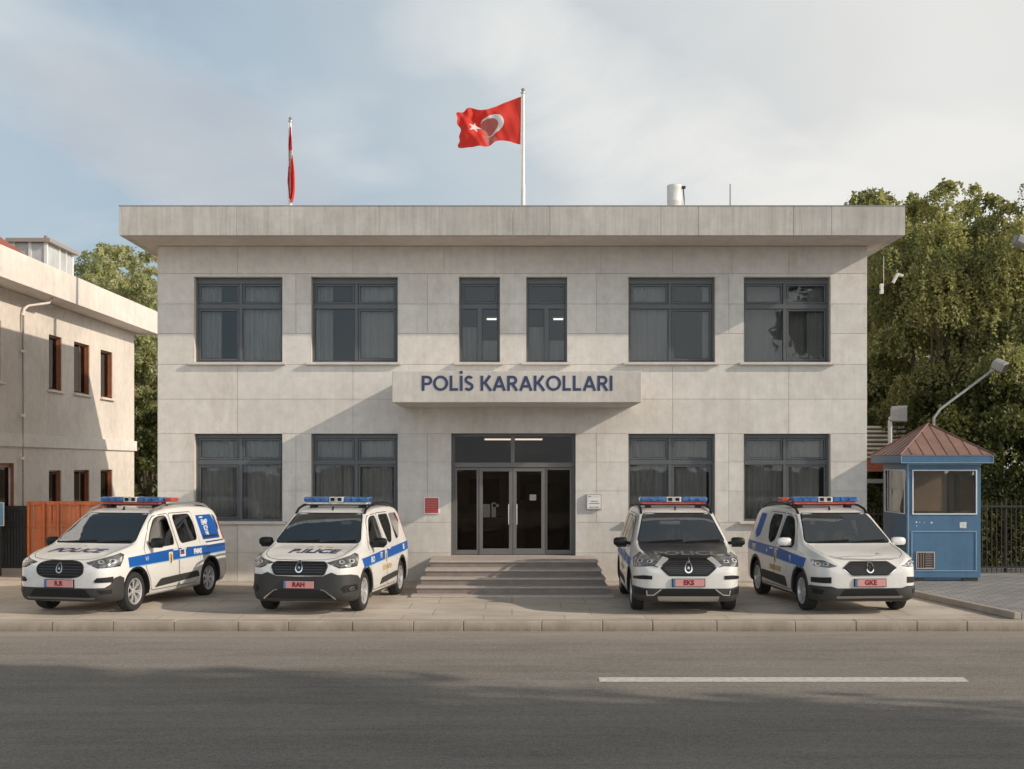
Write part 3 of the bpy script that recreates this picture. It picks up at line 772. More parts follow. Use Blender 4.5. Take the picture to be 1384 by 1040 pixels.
MT['brbar'] = M('dark_brown_bar', (.045, .032, .026), .5, var=.2)
bars('railing_fence', 'tall dark railing fence running right from behind the blue booth', 9.25, 14.5, 27.6, .1, 1.68, .105)
bars('railing_fence', 'dark railings in the gap between station and booth', 7.5, 9.1, 29.2, .1, 1.45, .09)

# ------------------------------------------------------------------ blue guard booth
BY0, BY1 = 25.6, 27.3; BX0, BX1 = 7.96, 9.43; GZ = .10
booth = thing('guard_booth', 'small blue guard booth with brown pyramid metal roof beside the rightmost van', 'booth', (BX0, BY0, GZ))
def bp(mb, name, m, par=booth, **k):
    o = mb.build(name, m, **k); o.parent = par
    if par is booth: o.location = (-BX0, -BY0, -GZ)
    return o
b = MB()
def wallx(x0, x1, y0, y1, z0, z1): b.box(x0, x1, y0, y1, z0, z1)
zb0, zw0, zw1, zt_ = .17, 1.42, 2.34, 2.475
zw0 = EYE-(695-628)/67.2; zw1 = EYE-(636-628)/67.2
P_ = .10
b.box(BX0+.001, BX1-.001, BY0+.0, BY1, zb0, zw0-.0)
b.box(BX0, BX1, BY0, BY1, zw1, zt_)
for (xa, xb, ya, yb) in ((BX0, BX0+P_, BY0, BY0+P_), (BX1-P_, BX1, BY0, BY0+P_), (BX0, BX0+P_, BY1-P_, BY1), (BX1-P_, BX1, BY1-P_, BY1)): b.box(xa, xb, ya, yb, zw0+.001, zw1-.001)
b.box(BX0+.12, BX1-.12, BY0+.06, BY1-.06, GZ+.012, zb0-.001, 0)
wl = bp(b, 'wall', MT['blue'], bevel=.006)
bp(MB().box(BX0+.05, BX0+.35, BY0+.02, BY1-.02, GZ+.002, GZ+.07).box(BX1-.35, BX1-.05, BY0+.02, BY1-.02, GZ+.002, GZ+.07), 'skid', MT['black'])
# sheet panel mouldings
def frame_rect(mb, x0, x1, z0, z1, y, w=.018, d=.016):
    mb.box(x0, x1, y-d, y, z1-w, z1); mb.box(x0, x1, y-d, y, z0, z0+w); mb.box(x0, x0+w, y-d, y, z0+w, z1-w); mb.box(x1-w, x1, y-d, y, z0+w, z1-w)
b = MB(); frame_rect(b, BX0+.07, BX1-.09, .30, EYE-(718-628)/67.2, BY0-.001)
b.box(BX0+.0, BX0+.02, BY0-.014, BY0-.001, zb0, zt_); b.box(BX0-.014, BX0-.001, BY0, BY0+.02, zb0, zt_)
b.box(BX0-.014, BX1+.014, BY0-.018, BY0-.001, zt_-.03, zt_-.005)
bp(b, 'moulding', MT['bluetrim'], bevel=.003)
b = MB(); frame_rect(b, BX0+.09, BX1-.08, zw0-.01, zw1+.012, BY0-.001, .022, .02)
w = bp(b, 'window', MT['white'])
MB().box(BX0+.102, BX1-.102, BY0+.03, BY0+.036, zw0+.002, zw1-.002).build('pane', glassmat('booth_glass', (.82, .78, .74), .03), w)
b = MB(); y_ = BX0
for (yy0, yy1, zz0, zz1) in ((BY0+.16, BY1-.16, zw1-.005, zw1+.015), (BY0+.16, BY1-.16, zw0-.012, zw0+.008), (BY0+.16, BY0+.185, zw0+.008, zw1-.005), (BY1-.185, BY1-.16, zw0+.008, zw1-.005)):
    b.box(BX0-.02, BX0-.001, yy0, yy1, zz0, zz1)
w = bp(b, 'window', MT['white'])
MB().box(BX0+.03, BX0+.036, BY0+.102, BY1-.102, zw0+.002, zw1-.002).build('pane', bpy.data.materials['booth_glass'], w)
w = bp(MB().box(BX1-.036, BX1-.03, BY0+.102, BY1-.102, zw0+.002, zw1-.002), 'pane', bpy.data.materials['booth_glass'])
bp(MB().box(BX0+.101, BX1-.101, BY1-.05, BY1-.02, zw0+.001, zw1-.001), 'rear_panel', M('booth_lining', (.42, .36, .31), .8, var=.1))
bp(MB().box(8.96, 9.06, BY0+.5, BY0+.6, zw0, zw1-.002), 'mullion', M('dark_post', (.04, .04, .045), .6))
# vent grille with dark slats
gx0, gx1, gz0, gz1 = PX(1238, BY0), PX(1263, BY0), PZ(769, BY0), PZ(746, BY0)
b = MB(); frame_rect(b, gx0, gx1, gz0, gz1, BY0-.002, .016, .02); vg = bp(b, 'vent_grille', M('grille_frame', (.5, .45, .42), .5))
b = MB().box(gx0+.016, gx1-.016, BY0-.006, BY0-.001, gz0+.016, gz1-.016)
b.build('backing', M('grille_dark', (.03, .025, .025), .6), vg)
b = MB(); n = 9
for i in range(n): z = gz0+.03+i*(gz1-gz0-.06)/(n-1); b.box((gx0+gx1)/2, gx1-.02, BY0-.012, BY0-.006, z-.006, z+.006)
for i in range(3): xx = gx0+.04+i*.05; b.box(xx, xx+.014, BY0-.012, BY0-.006, gz0+.02, gz1-.02)
b.build('slat', M('grille_slat', (.28, .22, .2), .6), vg)
bp(MB().box(PX(1297, BY0), PX(1306, BY0), BY0-.008, BY0-.001, PZ(714, BY0), PZ(706, BY0)), 'notice', M('small_notice', (.6, .6, .6), .6, var=.3, vs=60))
b = MB()
for px, py, s_ in ((1238.5, 706, .014), (1259, 706.5, .016), (1249, 707, .007), (1243, 706, .007), (1239, 711, .008)): x_ = PX(px, BY0); z_ = PZ(py, BY0); b.box(x_-s_, x_+s_, BY0-.006, BY0-.001, z_-s_*1.2, z_+s_*.9)
bp(b, 'sticker', MT['white'])
# eaves and roof
EX0, EX1, EY0, EY1 = 7.76, 9.60, 25.38, 27.52
b = MB().box(EX0, EX1, EY0, EY1, zt_+.001, 2.635)
bp(b, 'eaves', MT['blue'], bevel=.006)
b = MB(); frame_rect(b, EX0-.001, EX1+.001, zt_+.0, 2.634, EY0-.001, .014, .008); bp(b, 'eaves_trim', MT['bluetrim'])
ap = Vector(((EX0+EX1)/2-.03, (EY0+EY1)/2, 3.29)); z0 = 2.637
cr = [Vector((EX0-.02, EY0-.02, z0)), Vector((EX1+.02, EY0-.02, z0)), Vector((EX1+.02, EY1+.02, z0)), Vector((EX0-.02, EY1+.02, z0))]
b = MB(); b.add([tuple(c) for c in cr]+[tuple(ap)], [(0, 1, 4), (1, 2, 4), (2, 3, 4), (3, 0, 4), (0, 3, 2, 1)])
rf = bp(b, 'roof', MT['boothroof'])
b = MB()
for i in range(4):
    A_, B2 = cr[i], cr[(i+1) % 4]; b.tube([A_+Vector((0, 0, .008)), ap+Vector((0, 0, .012))], .017, 6)
    n = 8; mid = (A_+B2)/2; e = (B2-A_)
    nrm = e.cross(ap-A_).normalized();  nrm = nrm if nrm.z > 0 else -nrm
    for k in range(1, n):
        p0 = A_+e*(k/n); f_ = 1-abs(2*k/n-1); top = p0+(ap-mid)*f_*.985
        b.tube([p0+nrm*.004, top+nrm*.004], .0075, 5)
b.build('seam', M('roof_seam', (.21, .11, .095), .5), rf)

# ------------------------------------------------------------------ shed behind, lamps, camera
t = thing('louvred_shed', 'shed with cream louvres and red tiles in the gap left of the booth', 'shed', (7.9, 31.0, 0))
MB().box(0, 3.2, .2, 2.4, .0, .2).box(0, .12, .2, .35, .2, 2.3).box(3.0, 3.2, .2, .35, .2, 2.3).box(0, 3.2, .3, 2.4, 2.3, 3.35).build('wall', M('shed_grey', (.20, .19, .18), .8, var=.1), t)
b = MB()
for i in range(8): z = 2.62+i*.105; b.rbox((1.6, .18, z), (3.2, .07, .05), (R(-25), 0, 0))
b.build('louvre', M('louvre_cream', (.55, .50, .44), .6), t)
b = MB(); b.add([(-.05, .28, 2.66), (3.25, .28, 2.66), (3.25, -.5, 2.34), (-.05, -.5, 2.34), (-.05, .28, 2.6), (3.25, .28, 2.6), (3.25, -.5, 2.28), (-.05, -.5, 2.28)],
      [(0, 1, 2, 3), (7, 6, 5, 4), (0, 4, 5, 1), (1, 5, 6, 2), (2, 6, 7, 3), (3, 7, 4, 0)])
b.build('tiled_canopy', MT['rooftile'], t)
MB().box(0, 3.2, -.42, -.34, 2.0, 2.1).build('gutter', M('gutter_grey', (.32, .32, .32), .5), t)

def flood(name, label, base, path, r, head_c, head_rot, head_size, cat='lamp', dark=False):
    t = thing(name, label, cat, base); bx, by, bz = base
    rel = [(p[0]-bx, p[1]-by, p[2]-bz) for p in path]
    MB().tube(rel, r, 10).build('pole', MT['metal'] if not dark else MT['black'], t, smooth=True)
    hc = (head_c[0]-bx, head_c[1]-by, head_c[2]-bz)
    from mathutils import Euler
    w, d, h = head_size; E = Euler(head_rot).to_matrix()
    b = MB(); prof = [(-.5, -.35), (-.3, -.5), (.42, -.5), (.5, -.42), (.5, .42), (.42, .5), (-.3, .5), (-.5, .35)]
    vs = [];
    for xx, sc in ((-.5, .72), (-.42, .95), (.42, 1.0), (.5, .96)):
        for (u, w2) in prof: vs.append(Vector(hc)+E @ Vector((xx*w, u*d*sc, w2*h*sc)))
    n = len(prof); fs = [tuple(range(n)), tuple(range(3*n, 4*n))]+[(i+k*n, (i+1) % n+k*n, (i+1) % n+(k+1)*n, i+(k+1)*n) for k in range(3) for i in range(n)]
    b.add(vs, fs); b.build('lamp_head', M('lamp_grey', (.30, .30, .30), .5, .2, var=.12), t, bevel=.008)
    b = MB(); b.rbox(Vector(hc)+E @ Vector((w*.5+.004, 0, 0)), (.012, d*.8, h*.8), head_rot); b.build('lens', M('lamp_lens', (.05, .055, .06), .15), t)
    b = MB(); end = Vector(rel[-1]); b.tube([end, (end+Vector(hc))/2, Vector(hc)], [r*1.5, r*1.3, r*1.2], 8); b.build('bracket', MT['metal'], t)
    return t
Y = 28.2
flood('street_lamp', 'grey lamp on a long slanted arm reaching right above the booth roof', (PX(1262, Y), Y, .1),
      [(PX(1262, Y), Y, .1), (PX(1262, Y), Y, PZ(566, Y)), (PX(1271, Y), Y, PZ(553, Y)), (PX(1338, Y), Y, PZ(503, Y))], .03,
      (PX(1348, Y), Y-.12, PZ(495, Y)), (R(10), R(28), R(-38)), (.28, .28, .24))
Y = 29.0
flood('street_lamp', 'white flat lamp head on a short post behind the booth roof', (PX(1203, Y), Y, .1),
      [(PX(1203, Y), Y, .1), (PX(1203, Y), Y, PZ(568, Y))], .05, (PX(1213, Y), Y-.1, PZ(560, Y)), (R(62), R(0), R(-18)), (.36, .40, .09))
Y = 26.2
flood('street_lamp', 'white floodlight poking in at the right edge high above the fence', (PX(1406, Y), Y, .1),
      [(PX(1406, Y), Y, .1), (PX(1406, Y), Y, PZ(318, Y)), (PX(1396, Y), Y, PZ(322, Y))], .04,
      (PX(1382, Y), Y, PZ(327, Y)), (0, R(205), 0), (.30, .28, .20))
t = thing('security_camera', 'white security camera bracket jutting from the upper right corner of the station', 'camera', (7.355, 27.6, 5.85))
s_ = 27.6/F
cx_ = lambda p: (p-692)*s_-7.355
cz_ = lambda p: EYE-(p-628)*s_-5.85
MB().tube([(0, 0, cz_(392)), (cx_(1190), -.02, cz_(392)), (cx_(1195), -.03, cz_(388)), (cx_(1206), -.05, cz_(383))], .022, 8).build('arm', MT['black'], t, smooth=True)
MB().tube([(cx_(1194), -.02, cz_(388)), (cx_(1194), -.02, 1.11)], .006, 6).build('cable', MT['white'], t)
MB().rbox((cx_(1209), -.06, cz_(377)), (.24, .13, .05), (0, R(-62), 0)).rbox((cx_(1216), -.06, cz_(373)), (.10, .12, .05), (0, R(20), 0)).build('housing', MT['white'], t, bevel=.01)
MB().rbox((cx_(1191), -.03, cz_(391)), (.07, .08, .22)).build('junction_box', MT['white'], t, bevel=.01)

# ------------------------------------------------------------------ trees
def leaves_mesh(name, pos, nrm_dir, along, size, tint, mat, parent):
    n = len(pos)
    a = along/np.linalg.norm(along, axis=1, keepdims=True)
    s = np.cross(a, nrm_dir); s /= (np.linalg.norm(s, axis=1, keepdims=True)+1e-9)
    L = size[:, None]; W = L*.30
    v = np.empty((n, 4, 3), dtype=np.float32)
    v[:, 0] = pos; v[:, 1] = pos+a*L*.5+s*W; v[:, 2] = pos+a*L; v[:, 3] = pos+a*L*.5-s*W
    me = bpy.data.meshes.new(name); me.vertices.add(n*4); me.vertices.foreach_set('co', v.reshape(-1))
    me.loops.add(n*4); me.loops.foreach_set('vertex_index', np.arange(n*4, dtype=np.int32))
    me.polygons.add(n); me.polygons.foreach_set('loop_start', np.arange(0, n*4, 4, dtype=np.int32)); me.polygons.foreach_set('loop_total', np.full(n, 4, dtype=np.int32))
    me.update(calc_edges=True)
    at = me.attributes.new('tint', 'FLOAT', 'POINT'); at.data.foreach_set('value', np.repeat(tint, 4).astype(np.float32))
    me.materials.append(mat)
    o = bpy.data.objects.new(name, me); col.objects.link(o); o.parent = parent
    return o
def rv(rg, n): v = rg.normal(size=(n, 3)); return v/np.linalg.norm(v, axis=1, keepdims=True)
def make_tree(name, label, cat, loc, H, RX, RZ, crown_z, mat, seed, clumps=70, strands=42, per=20, leaf=.12, droop=.5, cs=.62, group=None, base_low=False, trunk_r=.16, ry=None, lean=0):
    rg = np.random.default_rng(seed); t = thing(name, label, cat, loc, group=group)
    RY = ry or RX
    # clump centres over and inside an uneven crown
    d = rv(rg, clumps); rad = rg.uniform(.35, 1.0, clumps)**.6
    lump = 1+.22*np.sin(d[:, 0]*3.1+seed)*np.cos(d[:, 1]*2.7+seed*.7)+.12*np.sin(d[:, 2]*5+seed)
    C = d*rad[:, None]*lump[:, None]*np.array([RX, RY, RZ])+np.array([lean, 0, crown_z])
    C[:, 2] = np.maximum(C[:, 2], .5 if cat == 'tree' else .3)
    size = rg.uniform(.6, 1.15, clumps)*cs
    # a few small leading shoots break the top outline
    ns = clumps//6; a_ = rg.uniform(0, 6.28, ns); q_ = rg.uniform(.1, .8, ns)
    T_ = np.stack([np.cos(a_)*q_*RX+lean, np.sin(a_)*q_*RY, crown_z+RZ*np.sqrt(1-q_**2)*rg.uniform(.92, 1.16, ns)], axis=1)
    C = np.concatenate([C, T_]); size = np.concatenate([size, rg.uniform(.3, .5, ns)*cs])
    P = []; A = []; T = []
    for c, s in zip(C, size):
        k = int(strands*(s/cs)**1.5); sd = rv(rg, k); sd[:, 2] = np.abs(sd[:, 2])*.9+.05*rg.normal(size=k)
        st_ = c+sd*s*rg.uniform(.25, 1.0, (k, 1))*np.array([1, 1, .62])
        out = sd*np.array([1, 1, .35])+rg.normal(size=(k, 3))*.25
        ln = s*rg.uniform(.6, 1.25, k)
        tt = np.linspace(0, 1, per)
        q = st_[:, None, :]+out[:, None, :]*(ln[:, None]*tt[None, :]*.55)[:, :, None]
        q[:, :, 2] -= (ln[:, None]*droop*1.5)*tt[None, :]**1.6
        q += rg.normal(size=q.shape)*.022*s/.5
        tang = np.gradient(q, axis=1)+rg.normal(size=q.shape)*.045*s/.5
        P.append(q.reshape(-1, 3)); A.append(tang.reshape(-1, 3))
        T.append(np.clip(np.repeat(rg.normal(.5, .2, k), per)+rg.normal(0, .12, k*per)+rg.normal(0, .12), 0, 1))
    P = np.concatenate(P); A = np.concatenate(A); T = np.concatenate(T)
    side = rv(rg, len(P)); A = A/np.linalg.norm(A, axis=1, keepdims=True)+side*.75
    nr = rv(rg, len(P))+np.array([0, 0, .6])
    keep = P[:, 2] > .15
    P, A, T, nr = P[keep], A[keep], T[keep], nr[keep]
    leaves_mesh('crown', P, nr, A, leaf*rg.uniform(.65, 1.25, len(P)), T, mat, t)
    # trunk and limbs
    rr = random.Random(seed); b = MB(); fork = crown_z*.45
    b.tube([(0, 0, -.02), (.03, 0, fork*.3), (.0, .04, fork*.7), (.05*rr.random(), .0, fork)], [trunk_r*1.3, trunk_r, trunk_r*.9, trunk_r*.8], 10)
    tr = b.build('trunk', MT['bark'], t, smooth=True)
    b = MB(); idx = list(range(clumps)); rr.shuffle(idx)
    for i in idx[:26]:
        c = Vector(C[i]); s0 = Vector((0, 0, fork*rr.uniform(.75, 1.0))); m1 = s0.lerp(c, .45)+Vector((rr.uniform(-.2, .2), rr.uniform(-.2, .2), .15*RZ))
        b.tube([s0, s0.lerp(m1, .5)+Vector((0, 0, .1)), m1, c], [trunk_r*.45, trunk_r*.33, trunk_r*.22, trunk_r*.07], 6, cap=False)
    b.build('limb', MT['bark'], t, smooth=True)
    return t
LG = leafmat('leaf_olive', (.185, .20, .115), (.49, .48, .28), .47)
LD = leafmat('leaf_dark', (.045, .06, .026), (.14, .15, .06), .35)
LP = leafmat('leaf_pale', (.31, .325, .25), (.62, .62, .48), .5)
G1 = 'leafy trees behind the booth and railings'
make_tree('leafy_tree', 'tall drooping olive green tree rising directly behind the booth', 'tree', (PX(1272, 33), 33.0, 0), 9.8, 2.2, 3.1, 6.3, LG, 11, clumps=120, strands=52, per=28, leaf=.088, droop=.8, cs=.62, trunk_r=.2, group=G1)
make_tree('leafy_tree', 'drooping olive green tree cut off by the right edge of the picture', 'tree', (PX(1395, 32), 32.0, 0), 9.3, 2.4, 3.2, 5.75, LG, 23, clumps=105, strands=52, per=28, leaf=.088, droop=.8, cs=.62, trunk_r=.2, group=G1)
make_tree('leafy_tree', 'tree whose top shows over the right end of the station roof', 'tree', (PX(1190, 37), 37.0, 0), 9.5, 1.9, 2.7, 7.3, LG, 5, clumps=66, strands=40, per=18, leaf=.13, droop=.55, cs=.6, group=G1)
make_tree('leafy_tree', 'lower bushy tree filling the gap between station wall and booth', 'tree', (PX(1215, 34), 34.0, 0), 6, 1.5, 2.2, 3.3, LG, 31, clumps=50, strands=40, per=18, leaf=.13, droop=.6, cs=.55, group=G1)
make_tree('dark_shrub', 'dark evergreen shrub behind the railings right of the booth', 'shrub', (PX(1350, 30), 30.0, 0), 4.4, 2.2, 2.0, 2.3, LD, 41, clumps=60, strands=40, per=16, leaf=.12, droop=.4, cs=.6, ry=1.2, group='dark shrubs behind the railings')
make_tree('dark_shrub', 'dark evergreen shrub directly behind the guard booth', 'shrub', (PX(1262, 31.5), 31.5, 0), 4.4, 1.7, 1.9, 2.2, LD, 42, clumps=50, strands=40, per=16, leaf=.12, droop=.4, cs=.6, ry=1.1, group='dark shrubs behind the railings')
make_tree('dark_shrub', 'tall dark shrub at the right edge behind the railings', 'shrub', (PX(1440, 31), 31, 0), 4.4, 2.2, 2.4, 2.6, LD, 43, clumps=60, strands=40, per=16, leaf=.12, droop=.4, cs=.6, ry=1.4, group='dark shrubs behind the railings')
make_tree('dark_shrub', 'low dark shrub seen through the gap between station and booth', 'shrub', (PX(1185, 35.5), 35.5, 0), 4.4, 1.6, 1.6, 1.7, LD, 44, clumps=40, strands=34, per=14, leaf=.12, droop=.4, cs=.6, group='dark shrubs behind the railings')
def hedge(label, x0, x1, y, h, d, seed):
    rg = np.random.default_rng(seed); t = thing('hedge', label, 'hedge', (x0, y, 0)); w_ = x1-x0; n = int(w_*5200)
    P = rg.uniform(0, 1, (n, 3))*np.array([w_, d, h])+np.array([0, 0, .02]); P[:, 2] = P[:, 2]*(1+.10*np.sin(P[:, 0]*5)+.06*np.sin(P[:, 0]*13))
    k = rg.uniform(0, 1, n) < .45; P[k, 1] = rg.uniform(0, .12, k.sum())
    A = rv(rg, n); leaves_mesh('foliage', P, rv(rg, n)+np.array([0, -1, .5]), A, rg.uniform(.06, .12, n), rg.uniform(0, 1, n), LD, t)
    b = MB()
    for i in range(int(w_/.5)): b.tube([(i*.5+.2, d*.5, 0), (i*.5+.22, d*.5, h*.8)], .02, 5)
    b.build('stem', MT['bark'], t)
hedge('clipped dark hedge standing behind the railings right of the booth', 9.2, 15.5, 28.9, 2.3, .7, 71)
hedge('dark hedge closing the gap between station and booth', 7.6, 9.1, 33.6, 1.9, .7, 72)
G2 = 'pale trees between the neighbour house and the station'
make_tree('slender_tree', 'pale green tree filling the gap just left of the station wall', 'tree', (PX(194, 45), 45, 0), 10.3, 1.6, 4.3, 5.2, LP, 51, clumps=120, strands=44, per=20, leaf=.115, droop=.45, cs=.62, group=G2)
make_tree('slender_tree', 'pale green tree showing over the middle of the neighbour roof edge', 'tree', (PX(150, 47), 47, 0), 10.6, 1.7, 3.3, 6.8, LP, 52, clumps=95, strands=44, per=20, leaf=.115, droop=.45, cs=.62, group=G2)
make_tree('slender_tree', 'small pale treetop just right of the glazed box on the neighbour roof', 'tree', (PX(110, 48), 48, 0), 9.8, 1.5, 2.8, 7.0, LP, 53, clumps=60, strands=30, per=16, leaf=.115, droop=.4, cs=.55, group=G2)
make_tree('dark_shrub', 'shaded shrub at the foot of the gap left of the station', 'shrub', (PX(197, 42), 42, 0), 4, 1.6, 2.2, 2.2, LD, 54, clumps=45, strands=34, per=14, leaf=.15, droop=.3, cs=.7)
# street trees on the far side of the road, right of the camera: their shade falls on the road
G3 = 'street trees across the road that shade the asphalt'
proto = make_tree('street_tree', 'tall broad street tree across the road, its crown shading the near asphalt', 'tree', (15.2, 2.4, -.02), 15, 3.6, 4.6, 10.2, LG, 61, clumps=150, strands=60, per=12, leaf=.30, droop=.35, cs=1.15, trunk_r=.28, group=G3)
for x, y, s_, rz, lb in ((21.0, 2.0, 1.2, 1.1, 'tallest street tree across the road, shading the left foreground'), (26.5, .8, .95, 2.6, 'far street tree across the road, shading the bottom right of the road')):
    c = proto.copy(); col.objects.link(c); c.location = (x, y, -.02); c.scale = (s_, s_, s_); c.rotation_euler = (0, 0, rz); c['label'] = lb
    for ch in list(proto.children): d = ch.copy(); col.objects.link(d); d.parent = c
# ------------------------------------------------------------------ police vans
L2 = 2.175     # half length, local y = s - L2, front at -y
def lerp_table(tab, s):
    if s <= tab[0][0]: return tab[0][1:]
    for a, b in zip(tab, tab[1:]):
        if s <= b[0]:
            t = (s-a[0])/(b[0]-a[0]); return tuple(x+(y-x)*t for x, y in zip(a[1:], b[1:]))
    return tab[-1][1:]
#        s     W     B     H     Wt
ST = [(0.00, .600, .300, .780, .47), (.035, .70, .25, .845, .56), (.10, .775, .215, .905, .64), (.22, .838, .195, .955, .70), (.42, .875, .185, 1.005, .745),
      (.70, .892, .18, 1.052, .765), (.92, .90, .18, 1.09, .775), (1.02, .90, .18, 1.125, .775), (1.10, .90, .18, 1.18, .765), (1.30, .90, .18, 1.315, .735),
      (1.55, .90, .18, 1.475, .70), (1.72, .90, .18, 1.57, .682), (1.84, .90, .18, 1.622, .675), (2.05, .90, .18, 1.66, .67), (2.5, .90, .18, 1.69, .672), (3.1, .90, .18, 1.695, .672),
      (3.6, .895, .18, 1.68, .668), (3.95, .885, .185, 1.645, .66), (4.13, .868, .20, 1.59, .65), (4.24, .84, .23, 1.48, .635), (4.31, .80, .27, 1.28, .62), (4.345, .75, .33, 1.02, .60)]
def section(W, B, H, Wt):
    zb = min(.985, H-.085); a = H-zb; Ws = W*.975
    pts = [(0, B), (W*.62, B), (W*.90, B+.012), (W*.985, B+.07), (W, B+.16), (W*1.003, B+(zb-B)*.45), (W*1.0, B+(zb-B)*.72), (W*.99, zb-.045), (Ws, zb)]
    for f, g_ in ((.12, .10), (.38, .36), (.66, .64), (.86, .86)):
        pts.append((Ws+(Wt-Ws)*f, zb+a*g_*.97))
    pts += [(Wt*.965, zb+a*.955), (Wt*.86, H-.012), (Wt*.55, H-.003), (0, H)]
    return pts
def van_body_mesh():
    bm = bmesh.new(); rings = []
    tabs = [(s, (s, W, B, H, Wt)) for s, W, B, H, Wt in ST]
    def ring(s, pts, sc=1, cz=.6):
        r = []
        full = [(x, z) for x, z in pts]+[(-x, z) for x, z in pts[-2:0:-1]]
        for x, z in full: r.append(bm.verts.new((x*sc, s-L2, cz+(z-cz)*sc)))
        return r
    rings.append(ring(-.012, section(*ST[0][1:]), .55))
    for row in ST: rings.append(ring(row[0], section(*row[1:])))
    rings.append(ring(4.36, section(*ST[-1][1:]), .6, .7))
    n = len(rings[0])
    for a, b in zip(rings, rings[1:]):
        for k in range(n): bm.faces.new((a[k], a[(k+1) % n], b[(k+1) % n], b[k]))
    bm.faces.new(rings[0][::-1]); bm.faces.new(rings[-1])
    # keep roof sides, bonnet edge and waist from melting in the subdivision
    bmesh.ops.recalc_face_normals(bm, faces=bm.faces)
    cr = bm.edges.layers.float.new('crease_edge')
    for i in range(1, len(rings)-1):
        for k, w in ((8, .25), (n-8, .25), (13, .3), (n-13, .3)):
            e = bm.edges.get((rings[i][k % n], rings[i+1][k % n])) if i+1 < len(rings) else None
            if e: e[cr] = w
    me = bpy.data.meshes.new('van_cage'); bm.to_mesh(me); bm.free()
    o = bpy.data.objects.new('cage', me); col.objects.link(o)
    sm = o.modifiers.new('s', 'SUBSURF'); sm.levels = 3; sm.render_levels = 3
    dg = bpy.context.evaluated_depsgraph_get(); dg.update()
    solid = bpy.data.meshes.new_from_object(o.evaluated_get(dg)); 
    bpy.data.objects.remove(o); bm = bmesh.new(); bm.from_mesh(solid); bvh = BVHTree.FromBMesh(bm); bm.free()
    return solid, bvh
def shrink(poly, k):
    cx_ = sum(p[0] for p in poly)/len(poly); cz_ = sum(p[1] for p in poly)/len(poly)
    return [(cx_+(u-cx_)*k, cz_+(z-cz_)*k) for u, z in poly]
WS = [(-.735, 1.13), (.735, 1.13), (.68, 1.28), (.605, 1.50), (.575, 1.572), (-.575, 1.572), (-.605, 1.50), (-.68, 1.28)]
def cut_body(cfg):
    """open the wheel arches, the windows and a cabin inside the solid shell"""
    cuts = []
    cb = MB()
    for s in (.85, 3.50):
        for sx in (-1, 1):
            n_ = 40; x0, x1 = sorted((sx*.50, sx*1.1)); ring_ = [(s-L2+.375*math.cos(2*math.pi*k/n_), .335+.375*math.sin(2*math.pi*k/n_)) for k in range(n_)]
            cb.prism(ring_, 'x', x0, x1)
    cuts.append(cb)
    cabin = [(1.30, .62), (1.30, 1.10), (1.78, 1.52), (2.1, 1.60), (3.9, 1.60), (4.05, 1.1), (4.05, .62)]
    c = MB(); bs = len(c.v); n = len(cabin)
    def wd(z): return .80 if z < 1.05 else .80-(z-1.05)*.36
    for sx in (-1, 1):
        for s, z in cabin: c.v.append((sx*wd(z), s-L2, z))
    c.f += [list(range(n)), list(range(2*n-1, n-1, -1))]+[[i, i+n, (i+1) % n+n, (i+1) % n] for i in range(n)]; c.m += [0]*(n+2)
    cuts.append(c)
    c = MB(); c.prism(rpoly(shrink(WS, .955), .04), 'y', -.9-.35, 1.62-L2+.1); cuts.append(c)
    wins = [cfg['fwin'], cfg['rwin']]
    if cfg.get('quarter') == 'window': wins.append([(3.16, 1.54), (3.72, 1.54), (3.84, 1.40), (3.45, 1.10), (3.20, 1.06)])
    for w_ in wins:
        c = MB(); c.prism([(s-L2, z) for s, z in rpoly(shrink(w_, .93), .05)], 'x', -1.2, 1.2); cuts.append(c)
    c = MB(); c.prism(rpoly(shrink([(-.55, 1.12), (.55, 1.12), (.52, 1.48), (-.52, 1.48)], .94), .04), 'y', 1.7, 2.6); cuts.append(c)
    me = SOLID.copy(); me.materials.clear(); me.materials.append(MT['vwhite']); me.materials.append(MT['well'])
    so = bpy.data.objects.new('solid', me); col.objects.link(so); tmp = [so]
    for c in cuts:
        q = c.build('cut', MT['well']); tmp.append(q)
        bo = so.modifiers.new('b', 'BOOLEAN'); bo.operation = 'DIFFERENCE'; bo.solver = 'EXACT'; bo.object = q; bo.material_mode = 'TRANSFER'
    dg = bpy.context.evaluated_depsgraph_get(); dg.update()
    final = bpy.data.meshes.new_from_object(so.evaluated_get(dg))
    final.polygons.foreach_set('use_smooth', [True]*len(final.polygons)); final.set_sharp_from_angle(angle=R(35))
    for q in tmp: bpy.data.objects.remove(q)
    return final
MT['well'] = M('wheel_well', (.010, .010, .010), .9)
MT['vwhite'] = M('van_white_paint', (.70, .695, .68), .32, coat=.6, var=.03, vs=1.5)
def dusty(m):
    """road dust thrown up on the lower panels, in uneven patches"""
    t = m.node_tree; b = t.nodes['Principled BSDF']; lk = b.inputs['Base Color'].links; src = lk[0].from_socket if lk else (.7, .7, .68)
    c = t.nodes.new('ShaderNodeTexCoord'); sp_ = t.nodes.new('ShaderNodeSeparateXYZ'); t.links.new(c.outputs['Object'], sp_.inputs[0])
    mr = t.nodes.new('ShaderNodeMapRange'); mr.inputs[1].default_value = .20; mr.inputs[2].default_value = .75; mr.inputs[3].default_value = .55; mr.inputs[4].default_value = 0
    t.links.new(sp_.outputs[2], mr.inputs[0]); n = ramp(t, noise(t, coords(t), 5, 6, .7), [(.3, .15), (.7, 1)])
    f = mixc(t, 1.0, mr.outputs[0], n, 'MULTIPLY'); t.links.new(mixc(t, f, src, (.30, .26, .21)), b.inputs['Base Color'])
    t.links.new(ramp(t, noise(t, coords(t), 3, 5, .6), [(.3, .26), (.7, .42)]), b.inputs['Roughness'])
